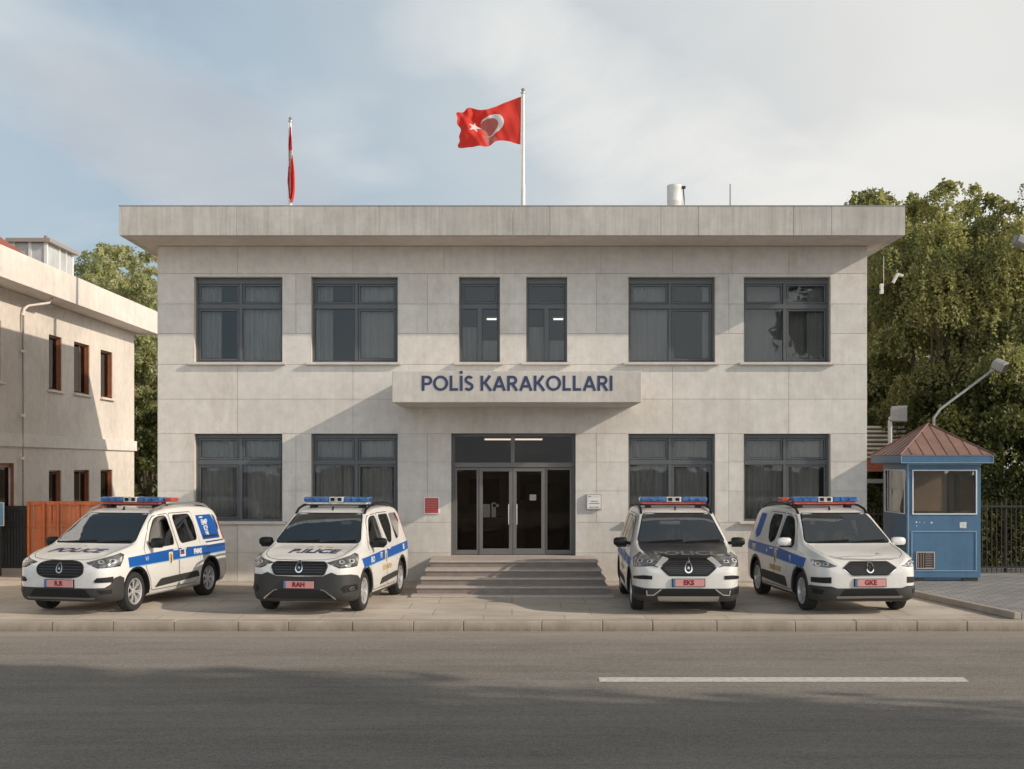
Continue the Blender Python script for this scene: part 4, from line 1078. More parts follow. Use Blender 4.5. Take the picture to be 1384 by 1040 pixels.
dusty(MT['vwhite'])
MT['vglass'] = glassmat('van_windscreen', (.72, .75, .78), .34, gl=(.70, .80, .92))
MT['seat'] = M('seat_cloth', (.12, .12, .125), .8, var=.2)
MT['dash'] = M('dashboard', (.09, .09, .095), .6)
MT['lining'] = M('cabin_lining', (.20, .195, .185), .8)
MT['vside'] = glassmat('van_side_glass', (.34, .31, .28), -.02, gl=(.9, .85, .8))
MT['mglass'] = M('mirror_glass', (.1, .1, .1), .05, 1)
MT['plastic'] = M('grey_bumper_plastic', (.032, .031, .030), .6, var=.1, bump=.15, bs=300)
MT['blackpl'] = M('black_trim', (.010, .010, .011), .45, spec=.3)
MT['chrome'] = M('chrome', (.62, .62, .62), .18, 1)
MT['alloy'] = M('alloy_rim', (.62, .62, .62), .35, .55)
MT['tyre'] = M('tyre_rubber', (.018, .018, .018), .8, var=.2, vs=8, bump=.3, bs=60)
MT['lens'] = M('headlamp_lens', (.17, .175, .18), .08, .35, spec=.9, coat=1, var=.75, vs=9)
MT['lensdark'] = M('headlamp_inner', (.03, .03, .032), .15, coat=1)
MT['lampwhite'] = M('lamp_reflector', (.60, .60, .59), .22, .5, coat=1, var=.45, vs=22)
MT['stripe'] = M('blue_stripe', (.003, .085, .36), .45, coat=.1, var=.08)
MT['stripedark'] = M('navy_panel', (.012, .03, .10), .38, coat=.5)
MT['plate'] = M('pink_plate', (.58, .27, .26), .5, var=.05)
MT['platered'] = M('plate_red_ink', (.20, .004, .008), .5)
MT['plateblue'] = M('plate_blue', (.04, .16, .33), .5)
MT['hoodgrey'] = M('grey_lettering', (.16, .16, .165), .5)
MT['gbar'] = M('grille_bar', (.038, .038, .04), .4, .2)
MT['yellow'] = M('badge_yellow', (.62, .40, .05), .5)
MT['paleyel'] = M('faded_yellow', (.58, .42, .16), .5)
MT['deco'] = M('white_lettering', (.68, .69, .70), .45)
MT['lb_blue'] = M('beacon_blue', (.03, .13, .36), .12, coat=1, var=.5, vs=14)
MT['lb_white'] = M('beacon_clear', (.55, .54, .52), .15, coat=1, var=.35, vs=18)
MT['lb_red'] = M('beacon_red', (.42, .07, .05), .2, coat=.6, var=.3, vs=14)
MT['railsilver'] = M('rail_silver', (.5, .5, .5), .3, .8)
SOLID, BVH = van_body_mesh()
def side(sg): return lambda u, v: (Vector((sg*3, u-L2, v)), Vector((-sg, 0, 0)))
front = lambda u, v: (Vector((u, -5, v)), Vector((0, 1, 0)))
back = lambda u, v: (Vector((u, 5, v)), Vector((0, -1, 0)))
top = lambda u, v: (Vector((u, v-L2, 4)), Vector((0, 0, -1)))
def cyl(u, v):
    a = R(u); d = Vector((math.sin(a), -math.cos(a), 0)); c = Vector((0, 1.2-L2, v)); return (c+d*4, -d)
def proj(mp, u, v):
    o, d = mp(u, v); P, N, i, ds = BVH.ray_cast(o, d)
    if P is None: P, N, i, ds = BVH.find_nearest(o+d*(3.0 if mp is not top else 2.5))
    if N.dot(d) > 0: N = -N
    return P, N
def convex(pts):
    P = sorted(set((round(a, 5), round(b, 5)) for a, b in pts))
    def half(ps):
        h = []
        for p in ps:
            while len(h) > 1 and (h[-1][0]-h[-2][0])*(p[1]-h[-2][1])-(h[-1][1]-h[-2][1])*(p[0]-h[-2][0]) <= 0: h.pop()
            h.append(p)
        return h[:-1]
    return half(P)+half(P[::-1])
def patch(name, outs, mp, off, mat, par, cu=.05, cv=.05, skirt=.008, hole=False):
    bm = bmesh.new()
    for ol in outs:
        try: bm.faces.new([bm.verts.new((u, v, 0)) for u, v in ol])
        except ValueError: pass
    bmesh.ops.remove_doubles(bm, verts=bm.verts, dist=1e-5)
    if hole:
        # split the plane along the sides of a (near convex) opening, then drop what lies inside
        cx_ = sum(p[0] for p in hole)/len(hole); cz_ = sum(p[1] for p in hole)/len(hole)
        bmesh.ops.triangulate(bm, faces=bm.faces, ngon_method='EAR_CLIP')
        H_ = convex(hole)
        for i in range(len(H_)):
            a_, b_ = H_[i-1], H_[i]; no = Vector((b_[1]-a_[1], -(b_[0]-a_[0]), 0))
            if no.length < 1e-6: continue
            bmesh.ops.bisect_plane(bm, geom=bm.verts[:]+bm.edges[:]+bm.faces[:], plane_co=(a_[0], a_[1], 0), plane_no=no.normalized(), dist=1e-6)
        def ins(c):
            for i in range(len(H_)):
                a_, b_ = H_[i-1], H_[i]
                if (b_[0]-a_[0])*(c.y-a_[1])-(b_[1]-a_[1])*(c.x-a_[0]) < 0: return False
            return True
        bmesh.ops.delete(bm, geom=[f for f in bm.faces if ins(f.calc_center_median())], context='FACES')
    bmesh.ops.triangulate(bm, faces=bm.faces, ngon_method='EAR_CLIP')
    us = [v.co.x for v in bm.verts]; vs = [v.co.y for v in bm.verts]
    for lo, hi, st_, ax in ((min(us), max(us), cu, 0), (min(vs), max(vs), cv, 1)):
        n = max(1, math.ceil((hi-lo)/st_))
        for k in range(1, n):
            c = lo+(hi-lo)*k/n; co = (c, 0, 0) if ax == 0 else (0, c, 0); no = (1, 0, 0) if ax == 0 else (0, 1, 0)
            bmesh.ops.bisect_plane(bm, geom=bm.verts[:]+bm.edges[:]+bm.faces[:], plane_co=co, plane_no=no, dist=1e-6)
    bd = [e for e in bm.edges if e.is_boundary]; low = []
    pn = {}
    for v in bm.verts:
        P, N = proj(mp, v.co.x, v.co.y); pn[v] = (P, N)
    for e in bd:
        a, b = e.verts
        low.append((pn[a][0]+pn[a][1]*off, pn[b][0]+pn[b][1]*off, pn[b][0]-pn[b][1]*skirt, pn[a][0]-pn[a][1]*skirt))
    for v, (P, N) in pn.items(): v.co = P+N*off
    for q in low: bm.faces.new([bm.verts.new(p) for p in q])
    me = bpy.data.meshes.new(name); bm.normal_update(); bm.to_mesh(me); bm.free()
    me.polygons.foreach_set('use_smooth', [True]*len(me.polygons)); me.materials.append(mat)
    o = bpy.data.objects.new(name, me); col.objects.link(o); o.parent = par
    return o
def rpoly(pts, r, n=5):
    out = []; m = len(pts); rs = r if hasattr(r, '__len__') else [r]*m
    for i in range(m):
        p = Vector(pts[i]); a = Vector(pts[i-1])-p; b = Vector(pts[(i+1) % m])-p
        q = min(rs[i], a.length*.48, b.length*.48); A, B = p+a.normalized()*q, p+b.normalized()*q
        for k in range(n+1):
            t = k/n; out.append(tuple(A*(1-t)**2+p*2*t*(1-t)+B*t*t))
    return out
def strip(pts, w, closed=False):
    """polyline -> quads of width w"""
    P = [Vector(p) for p in pts]; n = len(P); L = []; Rr = []
    for i in range(n):
        a = P[i-1] if (i or closed) else P[i]; b = P[(i+1) % n] if (i < n-1 or closed) else P[i]
        d = (b-a).normalized(); m = Vector((-d.y, d.x)); L.append(tuple(P[i]+m*w/2)); Rr.append(tuple(P[i]-m*w/2))
    k = n if closed else n-1
    return [[L[i], L[(i+1) % n], Rr[(i+1) % n], Rr[i]] for i in range(k)]
def arc(cx, cy, r, a0, a1, n=20): return [(cx+r*math.cos(R(a0+(a1-a0)*k/n)), cy+r*math.sin(R(a0+(a1-a0)*k/n))) for k in range(n+1)]
def decal(name, txt, mp, u0, v0, size, off, mat, par, xs=1, shear=0, bold=0, flip=False, align='CENTER', slope=0):
    vs, fs = text_geo(txt, size, xs, shear, bold, 0, align); b = MB(); q = []
    for x, y, z in vs:
        P, N = proj(mp, u0+(-x if flip else x), v0+y+slope*x); q.append(P+N*off)
    b.add(q, fs); return b.build(name, mat, par)
def mir(poly): return [(-u, v) for u, v in poly][::-1]

def wheel(par, x, y, sg, rz=0):
    b = MB(); cz = .325
    W_ = MB().lathe([(0, sg*.02), (.14, sg*.02), (.15, sg*.0), (.15, -sg*.04), (0, -sg*.04)], axis='x', n=24).build('wheel', MT['blackpl'], par)
    W_.location = (x, y, cz)
    prof = [(.215, .085), (.232, .098), (.27, .105), (.298, .1), (.316, .088), (.3245, .06), (.325, 0), (.3245, -.06), (.316, -.088), (.298, -.1), (.26, -.103), (.215, -.085)]
    ty = MB().lathe([(r, sg*h) for r, h in prof], axis='x', n=48)
    ty.build('tyre', MT['tyre'], W_, smooth=True)
    rb = MB().lathe([(.213, -sg*.08), (.205, sg*.04), (.212, sg*.082), (.222, sg*.09), (.218, sg*.096), (.205, sg*.09), (.197, sg*.06), (.19, -sg*.02)], axis='x', n=40)
    for k in range(7):
        a = 2*math.pi*k/7+rz; ca, sa = math.cos(a), math.sin(a)
        for da in (-.13, .13):
            pts = []
            for r, w_, h in ((.045, .017, .062), (.12, .013, .07), (.203, .012, .068)):
                aa = a+da*(r/.203)*1.0; c2, s2 = math.cos(aa), math.sin(aa)
                pts.append([(sg*(h+dz), r*c2-s2*w_*q, r*s2+c2*w_*q) for q in (-1, 1) for dz in (0, -.022)])
            for i in range(2):
                A, B = pts[i], pts[i+1]
                rb.add([A[0], A[2], B[2], B[0], A[1], A[3], B[3], B[1]], [(0, 1, 2, 3), (0, 3, 7, 4), (1, 5, 6, 2)])
    rb.lathe([(0, sg*.078), (.03, sg*.076), (.05, sg*.068), (.052, sg*.04)], axis='x', n=20)
    rb.build('rim', MT['alloy'], W_, smooth=True)
    return W_

def make_van(label, X, Y, yaw, cfg):
    v = thing('police_van', label, 'van', (X, Y, .006), yaw, 'police vans parked in front of the station')
    bo = bpy.data.objects.new('body', cut_body(cfg)); col.objects.link(bo); bo.parent = v
    white, dark = MT['vwhite'], MT['plastic']
    for s, sy in ((.85, 0), (3.50, 1)):
        for sg in (-1, 1): wheel(v, sg*.765, s-L2, sg, random.Random(int(X*10)+sy).random())
    # windscreen with black surround, wipers
    patch('windscreen_surround', strip(shrink(rpoly(WS, .05), .985), .052, True), front, .0016, MT['blackpl'], v)
    wsc = patch('windscreen', [rpoly(WS, .05)], front, .004, MT['vglass'], v)
    # cabin: dashboard, steering wheel, seats with headrests, load screen
    d = MB(); d.prism([(1.31-L2, .80), (1.31-L2, 1.03), (1.48-L2, 1.075), (1.66-L2, 1.03), (1.70-L2, .90), (1.60-L2, .80)], 'x', -.72, .72)
    dash = d.build('dashboard', MT['dash'], v, bevel=.02)
    st2 = MB(); cw = Vector((.36, 1.82-L2, 1.05)); ring2 = [cw+Vector((.185*math.cos(t), .075*math.sin(t), .165*math.sin(t))) for t in [2*math.pi*k/24 for k in range(25)]]
    st2.tube(ring2, .014, 6, cap=False); st2.tube([cw, cw+Vector((0, -.14, -.05))], .03, 8); st2.rbox(cw, (.34, .02, .05), (R(-25), 0, 0)).build('steering_wheel', MT['blackpl'], dash, smooth=True)
    for rw, (s_, xs2) in enumerate(((2.18, (-.36, .36)), (3.05, (-.36, .36)))):
        for x_ in xs2:
            b2 = MB(); b2.rbox((x_, s_-L2+.10, 1.03), (.46, .12, .56), (R(-12), 0, 0)).rbox((x_, s_-L2-.14, .78), (.48, .46, .12))
            se = b2.build('seat', MT['seat'], v, bevel=.04)
            b2 = MB(); b2.rbox((x_, s_-L2+.17, 1.40), (.25, .09, .16), (R(-8), 0, 0)); b2.tube([(x_-.05, s_-L2+.16, 1.28), (x_-.05, s_-L2+.17, 1.36)], .006, 5); b2.tube([(x_+.05, s_-L2+.16, 1.28), (x_+.05, s_-L2+.17, 1.36)], .006, 5)
            b2.build('headrest', MT['seat'], se, bevel=.03)
    MB().box(-.66, .66, 3.60-L2, 3.62-L2, .64, 1.30).build('load_screen', MT['lining'], v)
    MB().box(-.74, .74, 1.32-L2, 4.0-L2, .625, .64).build('cabin_floor', MT['dash'], v)
    # a pale reflection free strip of dashboard and the mirror inside, seen through the glass as flat shapes
    MB().rbox((0, 1.86-L2, 1.50), (.21, .03, .055)).rbox((0, 1.83-L2, 1.545), (.03, .05, .06)).build('rear_view_mirror', MT['blackpl'], v, bevel=.008)
    for x0 in (-.55, .08):
        w_ = patch('wiper', strip([(x0, 1.118), (x0+.3, 1.135), (x0+.58, 1.15)], .016), front, .014, MT['blackpl'], v, cu=.1)
    # bonnet seams
    patch('bonnet_seam', strip([(-.72, .98), (-.71, .60), (-.66, .30), (-.56, .16), (-.40, .105), (0, .085), (.40, .105), (.56, .16), (.66, .30), (.71, .60), (.72, .98)], .010), top, .0008, MT['gasket'], v, cu=.06, cv=.08, skirt=.001)
    if cfg.get('hood_dark'):
        patch('bonnet', [rpoly([(-.735, 1.03), (.735, 1.03), (.72, .60), (.62, .25), (.42, .13), (-.42, .13), (-.62, .25), (-.72, .60)], .05)], top, .004, M('dark_bonnet', (.010, .010, .011), .28, var=.3), v)
    if cfg.get('hood_dark'):
        patch('front_surround', [[(-.70, .965), (-.5, .99), (.5, .99), (.70, .965), (.71, .83), (.50, .775), (.30, .845), (-.30, .845), (-.50, .775), (-.71, .83)]], front, .003, MT['blackpl'], v)
    # headlights
    for sg in (-1, 1):
        hp = cfg['head']; hp = [(sg*a, z) for a, z in hp]
        hd = patch('headlight', [hp], cyl, .007, MT['lens'], v, 3, .04)
        ua = [p[0] for p in hp]; ctr = sum(ua)/len(ua); zc = sum(p[1] for p in hp)/len(hp)
        patch('lamp_rim', [[(ctr+(u-ctr)*1.06, zc+(z-zc)*1.12) for u, z in hp]], cyl, .0035, MT['blackpl'], hd, 3, .04)
        uo = max(ua, key=abs); ui = min(ua, key=abs); zo = [z for _, z in hp]; zl, zh = min(zo), max(zo)
        for f_, w_, h_, zz_ in ((.34, 3.0, .032, .42), (.62, 3.6, .042, .46), (.86, 1.6, .050, .56)):
            cu_ = ui+(uo-ui)*f_; zz = zl+(zh-zl)*zz_
            patch('lamp', [[(cu_+w_*math.copysign(abs(math.cos(t))**.6, math.cos(t))*.72, zz+h_*.62+0*t if False else zz+h_*.72*math.copysign(abs(math.sin(t))**.6, math.sin(t))) for t in [2*math.pi*k/14 for k in range(14)]]], cyl, .0095, MT['lampwhite'], hd, 4, .04, .001)
            if f_ < .8: patch('bulb', [[(cu_+w_*.36*math.cos(t), zz+h_*.40*math.sin(t)) for t in [2*math.pi*k/12 for k in range(12)]]], cyl, .0125, MT['lensdark'], hd, 4, .04, .001)
    # lower bumper
    for nm, poly, mt_ in cfg['bumper']:
        patch(nm, [poly], cyl, .009, MT[mt_], v, 4, .04)
    # grille
    gp = cfg['grille']; gz = [z for _, z in gp]; g0, g1 = min(gz), max(gz)
    gx = lambda z: max([0]+[a[0]+(b[0]-a[0])*(z-a[1])/(b[1]-a[1]) for a, b in zip(gp, gp[1:]+gp[:1]) if (a[1]-z)*(b[1]-z) <= 0 and abs(a[1]-b[1]) > 1e-6])
    zc = (g0+g1)/2
    patch('grille_surround', [[(u*1.05, zc+(z-zc)*1.12) for u, z in gp]], front, .005, MT[cfg.get('gsur', 'plastic')], v)
    gr = patch('grille', [gp], front, .009, MT['blackpl'], v)
    ns = cfg.get('slats', 5); sl = []
    for k in range(1, ns+1):
        z = g0+(g1-g0)*k/(ns+1); w1 = gx(z)-.025
        if w1 > .05: sl.append([(-w1, z-.007), (w1, z-.007), (w1, z+.007), (-w1, z+.007)])
    if cfg.get('mesh'):
        for k in range(-11, 12):
            x = k*.034
            for z in np.linspace(g0+.03, g1-.03, 8):
                if abs(x) < gx(z)-.03: sl.append([(x-.004, z-.012), (x+.004, z-.012), (x+.004, z+.012), (x-.004, z+.012)])
    patch('slat', sl, front, .016, MT['gbar'], gr, skirt=-.008)
    # emblem: pointed oval ring
    ez = zc+.012; er = cfg.get('er', .072)
    def ex(t, s_=1): return (er*.72*s_*math.sin(t)*(1-.20*math.cos(t)), ez+er*s_*math.cos(t)*(1.15 if math.cos(t) > 0 else .95))
    ring_ = []
    for k in range(24):
        a, b = 2*math.pi*k/24, 2*math.pi*(k+1)/24
        ring_.append([ex(a), ex(b), ex(b, .74), ex(a, .74)])
    em = patch('emblem', ring_, front, .028, MT['chrome'], gr, skirt=-.008)
    patch('emblem_bird', [[(-.022, ez-.018), (-.006, ez+.022), (.008, ez+.012), (.026, ez-.004), (.012, ez-.004), (.02, ez-.026), (.0, ez-.012)]], front, .026, MT['chrome'], gr, skirt=-.012)
    # lower intake
    for nm, poly, mt_, off in cfg['intake']: patch(nm, [poly], front, off, MT[mt_], v)
    # licence plate: a flat plate on the bumper
    pz = cfg['plate_z']; P0, _ = proj(front, 0, pz); py = min(P0.y, proj(front, .2, pz)[0].y)-.022
    pl = MB().box(-.255, .255, py-.012, py, pz-.058, pz+.058).build('licence_plate', MT['plate'], v, bevel=.003)
    MB().box(-.254, -.215, py-.0145, py-.0122, pz-.056, pz+.056).build('plate_band', MT['plateblue'], pl)
    vs_, fs_ = text_geo(cfg['plate'], .112, .95, 0, .0055, 0); b = MB(); b.add([(x+.0, py-.0150, pz+y*.95) for x, y, z in vs_], fs_)
    b.build('plate_number', MT['platered'], pl)
    MB().box(-.268, .268, py+.001, py+.03, pz-.066, pz+.066).build('plate_holder', MT['blackpl'], pl)
    # sides
    for sg in (-1, 1):
        sd = side(sg)
        # wheel arch lips
        for s in (.85, 3.50):
            patch('wheel_arch', strip(arc(s, .335, cfg['arch_r'], -18 if s < 2 else -18, 198, 26), cfg['arch_w']), sd, .006, MT[cfg['arch_m']], v, .2, .2)
        sillp = [(1.26, .185), (3.09, .185), (3.09, .255), (1.26, .255)]
        patch('side_sill', [sillp], sd, .006, MT[cfg.get('sill', 'vwhite')], v, .15)
        # doors
        fd = [(1.31, .30), (1.28, .50), (1.15, .68), (1.12, 1.0), (1.22, 1.09), (1.56, 1.43), (1.75, 1.545), (2.22, 1.575), (2.27, .95), (2.27, .30)]
        rd = [(2.295, .30), (2.295, .95), (2.25, 1.575), (3.06, 1.575), (3.12, 1.2), (3.12, .80), (3.02, .55), (2.93, .30)]
        for dp, nm in ((fd, 'f'), (rd, 'r')):
            ctr = (sum(p[0] for p in dp)/len(dp), sum(p[1] for p in dp)/len(dp))
            pp = rpoly(dp, .05, 3)
            patch('door_gap', strip(pp, .012, True), sd, .0006, MT['gasket'], v, .12, .12, .001)
            hz = .90
            d_ = patch('door', [rpoly([(ctr[0]+(u-ctr[0])*.988, ctr[1]+(z-ctr[1])*.99) for u, z in dp], .05, 3)], sd, .003, white, v, .06, .06, .004, hole=shrink(cfg['fwin'] if nm == 'f' else cfg['rwin'], .93))
            wp = cfg['fwin'] if nm == 'f' else cfg['rwin']
            patch('window_seal', strip(shrink(rpoly(wp, .07), .985), .045, True), sd, .0046, MT['blackpl'], d_, .2, .2, .002)
            patch('window', [rpoly(wp, .07)], sd, .007, MT['vside'], d_)
            hs = 2.14 if nm == 'f' else 2.44
            # handle: small bar standing off the door
            P, N = proj(sd, hs, .955); hb = MB(); hb.rbox(P+N*.024+Vector((0, 0, -.02)), (.016, .17, .028)); hb.rbox(P+N*.008+Vector((0, .07, -.02)), (.03, .02, .02)); hb.rbox(P+N*.008+Vector((0, -.07, -.02)), (.03, .02, .02))
            hb.build('handle', white if cfg.get('whandle', 1) else MT['blackpl'], d_, bevel=.005)
        if cfg.get('quarter') == 'poster':
            qp = [(3.22, 1.50), (3.84, 1.50), (3.98, 1.30), (3.98, 1.05), (3.28, 1.05)]
            q = patch('blue_poster', [rpoly(qp, .02)], sd, .005, MT['stripe'], v); 
            patch('poster_edge', [rpoly([(3.90, 1.50), (3.99, 1.46), (4.05, 1.28), (4.02, 1.18), (3.99, 1.24)], .02)], sd, .0055, MT['stripedark'], q)
            patch('poster_edge', [[(3.285, 1.08), (3.97, 1.08), (3.97, 1.13), (3.285, 1.13)]], sd, .0062, MT['stripedark'], q)
            if sg > 0:
                for (t_, zz, szz) in (('▬ ▬', 1.455, .05), ('BMP', 1.36, .14), ('ICP', 1.25, .12), ('NE', 1.16, .10)):
                    if t_[0] == '▬': patch('poster_lettering', [[(3.34, 1.445), (3.48, 1.445), (3.48, 1.47), (3.34, 1.47)]], sd, .0075, MT['deco'], q)
                    else: decal('poster_lettering', t_, sd, 3.50, zz, szz, .0075, MT['deco'], q, bold=.004)
        elif cfg.get('quarter') == 'panel':
            q = patch('blue_poster', [rpoly([(3.35, 1.52), (3.72, 1.53), (3.78, 1.18), (3.62, 1.06), (3.42, 1.12)], .03)], sd, .005, MT['stripedark'] if 0 else MT['stripe'], v)
        else:
            qp = [(3.16, 1.54), (3.72, 1.54), (3.84, 1.40), (3.45, 1.10), (3.20, 1.06)]
            patch('quarter_window', [rpoly(qp, .05)], sd, .006, MT['vside'], v)
        # stripe
        sp_ = cfg['stripe']; so = patch('stripe', [sp_], sd, .0062, MT['stripe'], v, .08, .08, .001)
        edge_ = [[(u, z-.016) for u, z in sp_[:2]]+[sp_[1], sp_[0]]]
        patch('stripe_border', edge_, sd, .0060, M('pale_blue_line', (.22, .45, .62), .4), so, .08, .08, .001)
        fl = sg < 0
        for (t_, s_, z_, sz, mt_, bold) in cfg['texts']:
            decal('side_lettering', t_, sd, s_, z_, sz, .0085, MT[mt_], so, flip=fl, bold=bold)
        # badge
        bs_, bz_ = cfg['badge']; sh = [(bs_-.07, bz_+.09), (bs_-.04, bz_+.115), (bs_, bz_+.10), (bs_+.04, bz_+.115), (bs_+.07, bz_+.09), (bs_+.065, bz_-.06), (bs_+.03, bz_-.105), (bs_, bz_-.12), (bs_-.03, bz_-.105), (bs_-.065, bz_-.06)]
        bg = patch('badge', [sh], sd, .009, MT['deco'], v, skirt=.001)
        patch('badge_shield', [[(bs_+(a-bs_)*.8, bz_+(c-bz_)*.82) for a, c in sh]], sd, .0105, MT['yellow'], bg, skirt=.001)
        patch('badge_figure', [[(bs_-.012, bz_+.07), (bs_+.022, bz_+.045), (bs_+.008, bz_+.01), (bs_+.028, bz_-.03), (bs_+.008, bz_-.08), (bs_-.02, bz_-.08), (bs_-.008, bz_-.03), (bs_-.03, bz_+.0), (bs_-.008, bz_+.03)]], sd, .012, MT['ink'], bg, skirt=.001)
        # lower rub strip
        cp = cfg['clad']; patch('side_cladding', [rpoly(cp, [.03, .06, .06, .03])], sd, .012, MT['plastic'], v, .12, .08)
        # small flag box ahead of rear lettering
        if cfg.get('flagbox'):
            q = patch('flag_decal', [[(2.31, .80), (2.52, .80), (2.52, .93), (2.31, .93)]], sd, .0078, MT['deco'], so, skirt=.001)
            patch('flag_decal_bar', [[(2.325, .84), (2.47, .84), (2.47, .915), (2.325, .915)]], sd, .009, MT['stripedark'], so, skirt=.001)
            patch('flag_decal_bar', [[(2.325, .862), (2.44, .862), (2.44, .885), (2.325, .885)]], sd, .0102, MT['lb_red'], so, skirt=.001)
            for z in (.905, .955, 1.0): patch('rear_line', [[(3.35, z-.012), (4.1, z-.004), (4.1, z+.018), (3.35, z+.01)]], sd, .0090, MT['stripedark'] if z != .955 else MT['deco'], so, skirt=.001)
        # mirror
        mm = MT['vwhite'] if cfg.get('mirror') == 'white' else MT['blackpl']
        P, N = proj(sd, 1.36, 1.075)
        mb_ = MB(); c = Vector((sg*1.015, 1.33-L2, 1.115))
        ms = []; n1 = 12
        for x_, sc in ((-.115, .70), (-.09, .95), (.0, 1.0), (.08, .88), (.112, .55)):
            for k in range(n1):
                t = 2*math.pi*k/n1; cx1 = math.copysign(abs(math.cos(t))**.6, math.cos(t)); sz1 = math.copysign(abs(math.sin(t))**.6, math.sin(t))
                ms.append((c.x+sg*x_, c.y+cx1*.065*sc, c.z+sz1*.078*sc))
        fs = [tuple(range(n1)), tuple(range(4*n1, 5*n1))]+[(i+k*n1, (i+1) % n1+k*n1, (i+1) % n1+(k+1)*n1, i+(k+1)*n1) for k in range(4) for i in range(n1)]
        mb_.add(ms, fs); mo = mb_.build('mirror', mm, v, smooth=True)
        MB().tube([P-N*.02, P+N*.05+Vector((0, 0, .0)), c+Vector((-sg*.06, 0, -.05))], [.035, .028, .03], 8).rbox(c+Vector((-sg*.02, 0, -.075)), (.17, .10, .03)).build('mirror_arm', MT['blackpl'], mo, smooth=False)
        MB().rbox(c+Vector((0, .066, 0)), (.17, .004, .11)).build('mirror_glass', MT['mglass'], mo)
        # roof rail
        zr = lambda s: proj(top, sg*.60, s)[0].z
        pts = [(sg*.615, s-L2, zr(s)+h) for s, h in ((1.78, .0), (1.92, .045), (2.2, .062), (2.8, .066), (3.4, .062), (3.75, .045), (3.92, .0))]
        MB().tube(pts, .022, 8).build('roof_rail', MT[cfg['rail']], v, smooth=True)
        # tail lamp
        patch('tail_lamp', [rpoly([(4.10, 1.42), (4.22, 1.38), (4.27, 1.05), (4.14, 1.0)], .03)], sd, .006, MT['lb_red'], v)
        # side repeater
        patch('side_repeater', [rpoly([(1.02, .60), (1.06, .60), (1.06, .63), (1.02, .63)], .008)], sd, .006, MT['blackpl'], v, skirt=.001)
    # rear window, rear bumper, tailgate
    patch('rear_window', [rpoly([(-.55, 1.12), (.55, 1.12), (.52, 1.48), (-.52, 1.48)], .06)], back, .006, MT['vside'], v)
    patch('rear_bumper', [rpoly([(-.80, .30), (.80, .30), (.80, .55), (-.80, .55)], .04)], back, .012, dark, v)
    # bonnet text
    for (t_, u_, s_, sz, xs, mt_, sh_, bold) in cfg.get('hood', []):
        decal('bonnet_lettering', t_, top, u_, s_, sz, .006, MT[mt_], v, xs=xs, shear=sh_, bold=bold)
    if cfg.get('hood_extra'): cfg['hood_extra'](v)
    # antenna
    P, N = proj(top, 0, 1.95); MB().prism([(-.035+P.y, P.z-.01), (.03+P.y, P.z-.01), (.02+P.y, P.z+.065)], 'x', -.012, .012).build('antenna', MT['blackpl'], v)
    # light bar
    lz = proj(top, 0, 2.3)[0].z; lb = MB()
    ly = 2.30-L2; hw = .60
    base = MB().box(-hw+.03, hw-.03, ly-.13, ly+.13, lz+.055, lz+.095).build('light_bar', MT[cfg.get('bar_base', 'lb_red')], v, bevel=.012)
    ft = MB()
    for xx in (-.45, .45): ft.box(xx-.05, xx+.05, ly-.09, ly+.09, lz-.02, lz+.054)
    ft.box(-.66, .66, ly-.03, ly+.03, lz+.03, lz+.053)
    ft.build('light_bar_foot', MT['blackpl'], base, bevel=.005)
    for (a, c, mt_) in ((-hw, -.135, 'lb_blue'), (-.133, .133, 'lb_white'), (.135, hw, 'lb_blue')):
        MB().box(a, c, ly-.145, ly+.145, lz+.096, lz+.19).build('beacon_lens', MT[mt_], base, bevel=.032 if mt_ == 'lb_blue' else .012, seg=4)
    for xx in (-.06, .07): MB().box(xx-.04, xx+.03, ly-.150, ly-.1455, lz+.115, lz+.175).build('speaker_grille', MT['blackpl'], base)
    for xx in (-.42, -.28, .28, .42): MB().box(xx-.006, xx+.006, ly-.1475, ly-.1453, lz+.11, lz+.178).build('lens_rib', MT['blackpl'], base)
    if cfg.get('bar_red_end'):
        a = cfg['bar_red_end']; MB().box(min(a, a+.16*np.sign(a)), max(a, a+.16*np.sign(a)), ly-.05, ly+.2, lz+.10, lz+.18).build('red_beacon', MT['lb_red'], base, bevel=.03, seg=3)
    return v

FW1 = [(1.33, 1.06), (1.50, 1.27), (1.72, 1.47), (1.86, 1.515), (2.14, 1.525), (2.19, 1.20), (2.17, 1.04), (1.40, 1.025)]
RW1 = [(2.36, 1.525), (2.96, 1.525), (3.05, 1.36), (3.04, 1.08), (2.42, 1.045)]
oval = [(.41*math.copysign(abs(math.cos(t))**.55, math.cos(t)), .73+.13*math.copysign(abs(math.sin(t))**.8, math.sin(t))+.012) for t in [2*math.pi*k/40 for k in range(40)]]
gr2 = rpoly([(-.40, .86), (.40, .86), (.46, .80), (.40, .66), (-.40, .66), (-.46, .80)], .04)
hexg = rpoly([(-.30, .86), (.30, .86), (.44, .765), (.30, .645), (-.30, .645), (-.44, .765)], .03)
headA = [(22, .855), (30, .775), (46, .79), (51, .95), (48, .975), (34, .92)]
headL = [(25, .80), (30, .775), (43, .80), (46, .88), (34, .875)]
def bump_poly(top_pts): 
    full = [(-u, z) for u, z in top_pts[::-1]]+top_pts
    return full+[(50, .235), (46, .215), (25, .225), (0, .235), (-25, .225), (-46, .215), (-50, .235)]
sideT = [('FMMS', 2.98, .855, .125, 'deco', .006), ('V//', 1.17, .845, .10, 'deco', 0)]
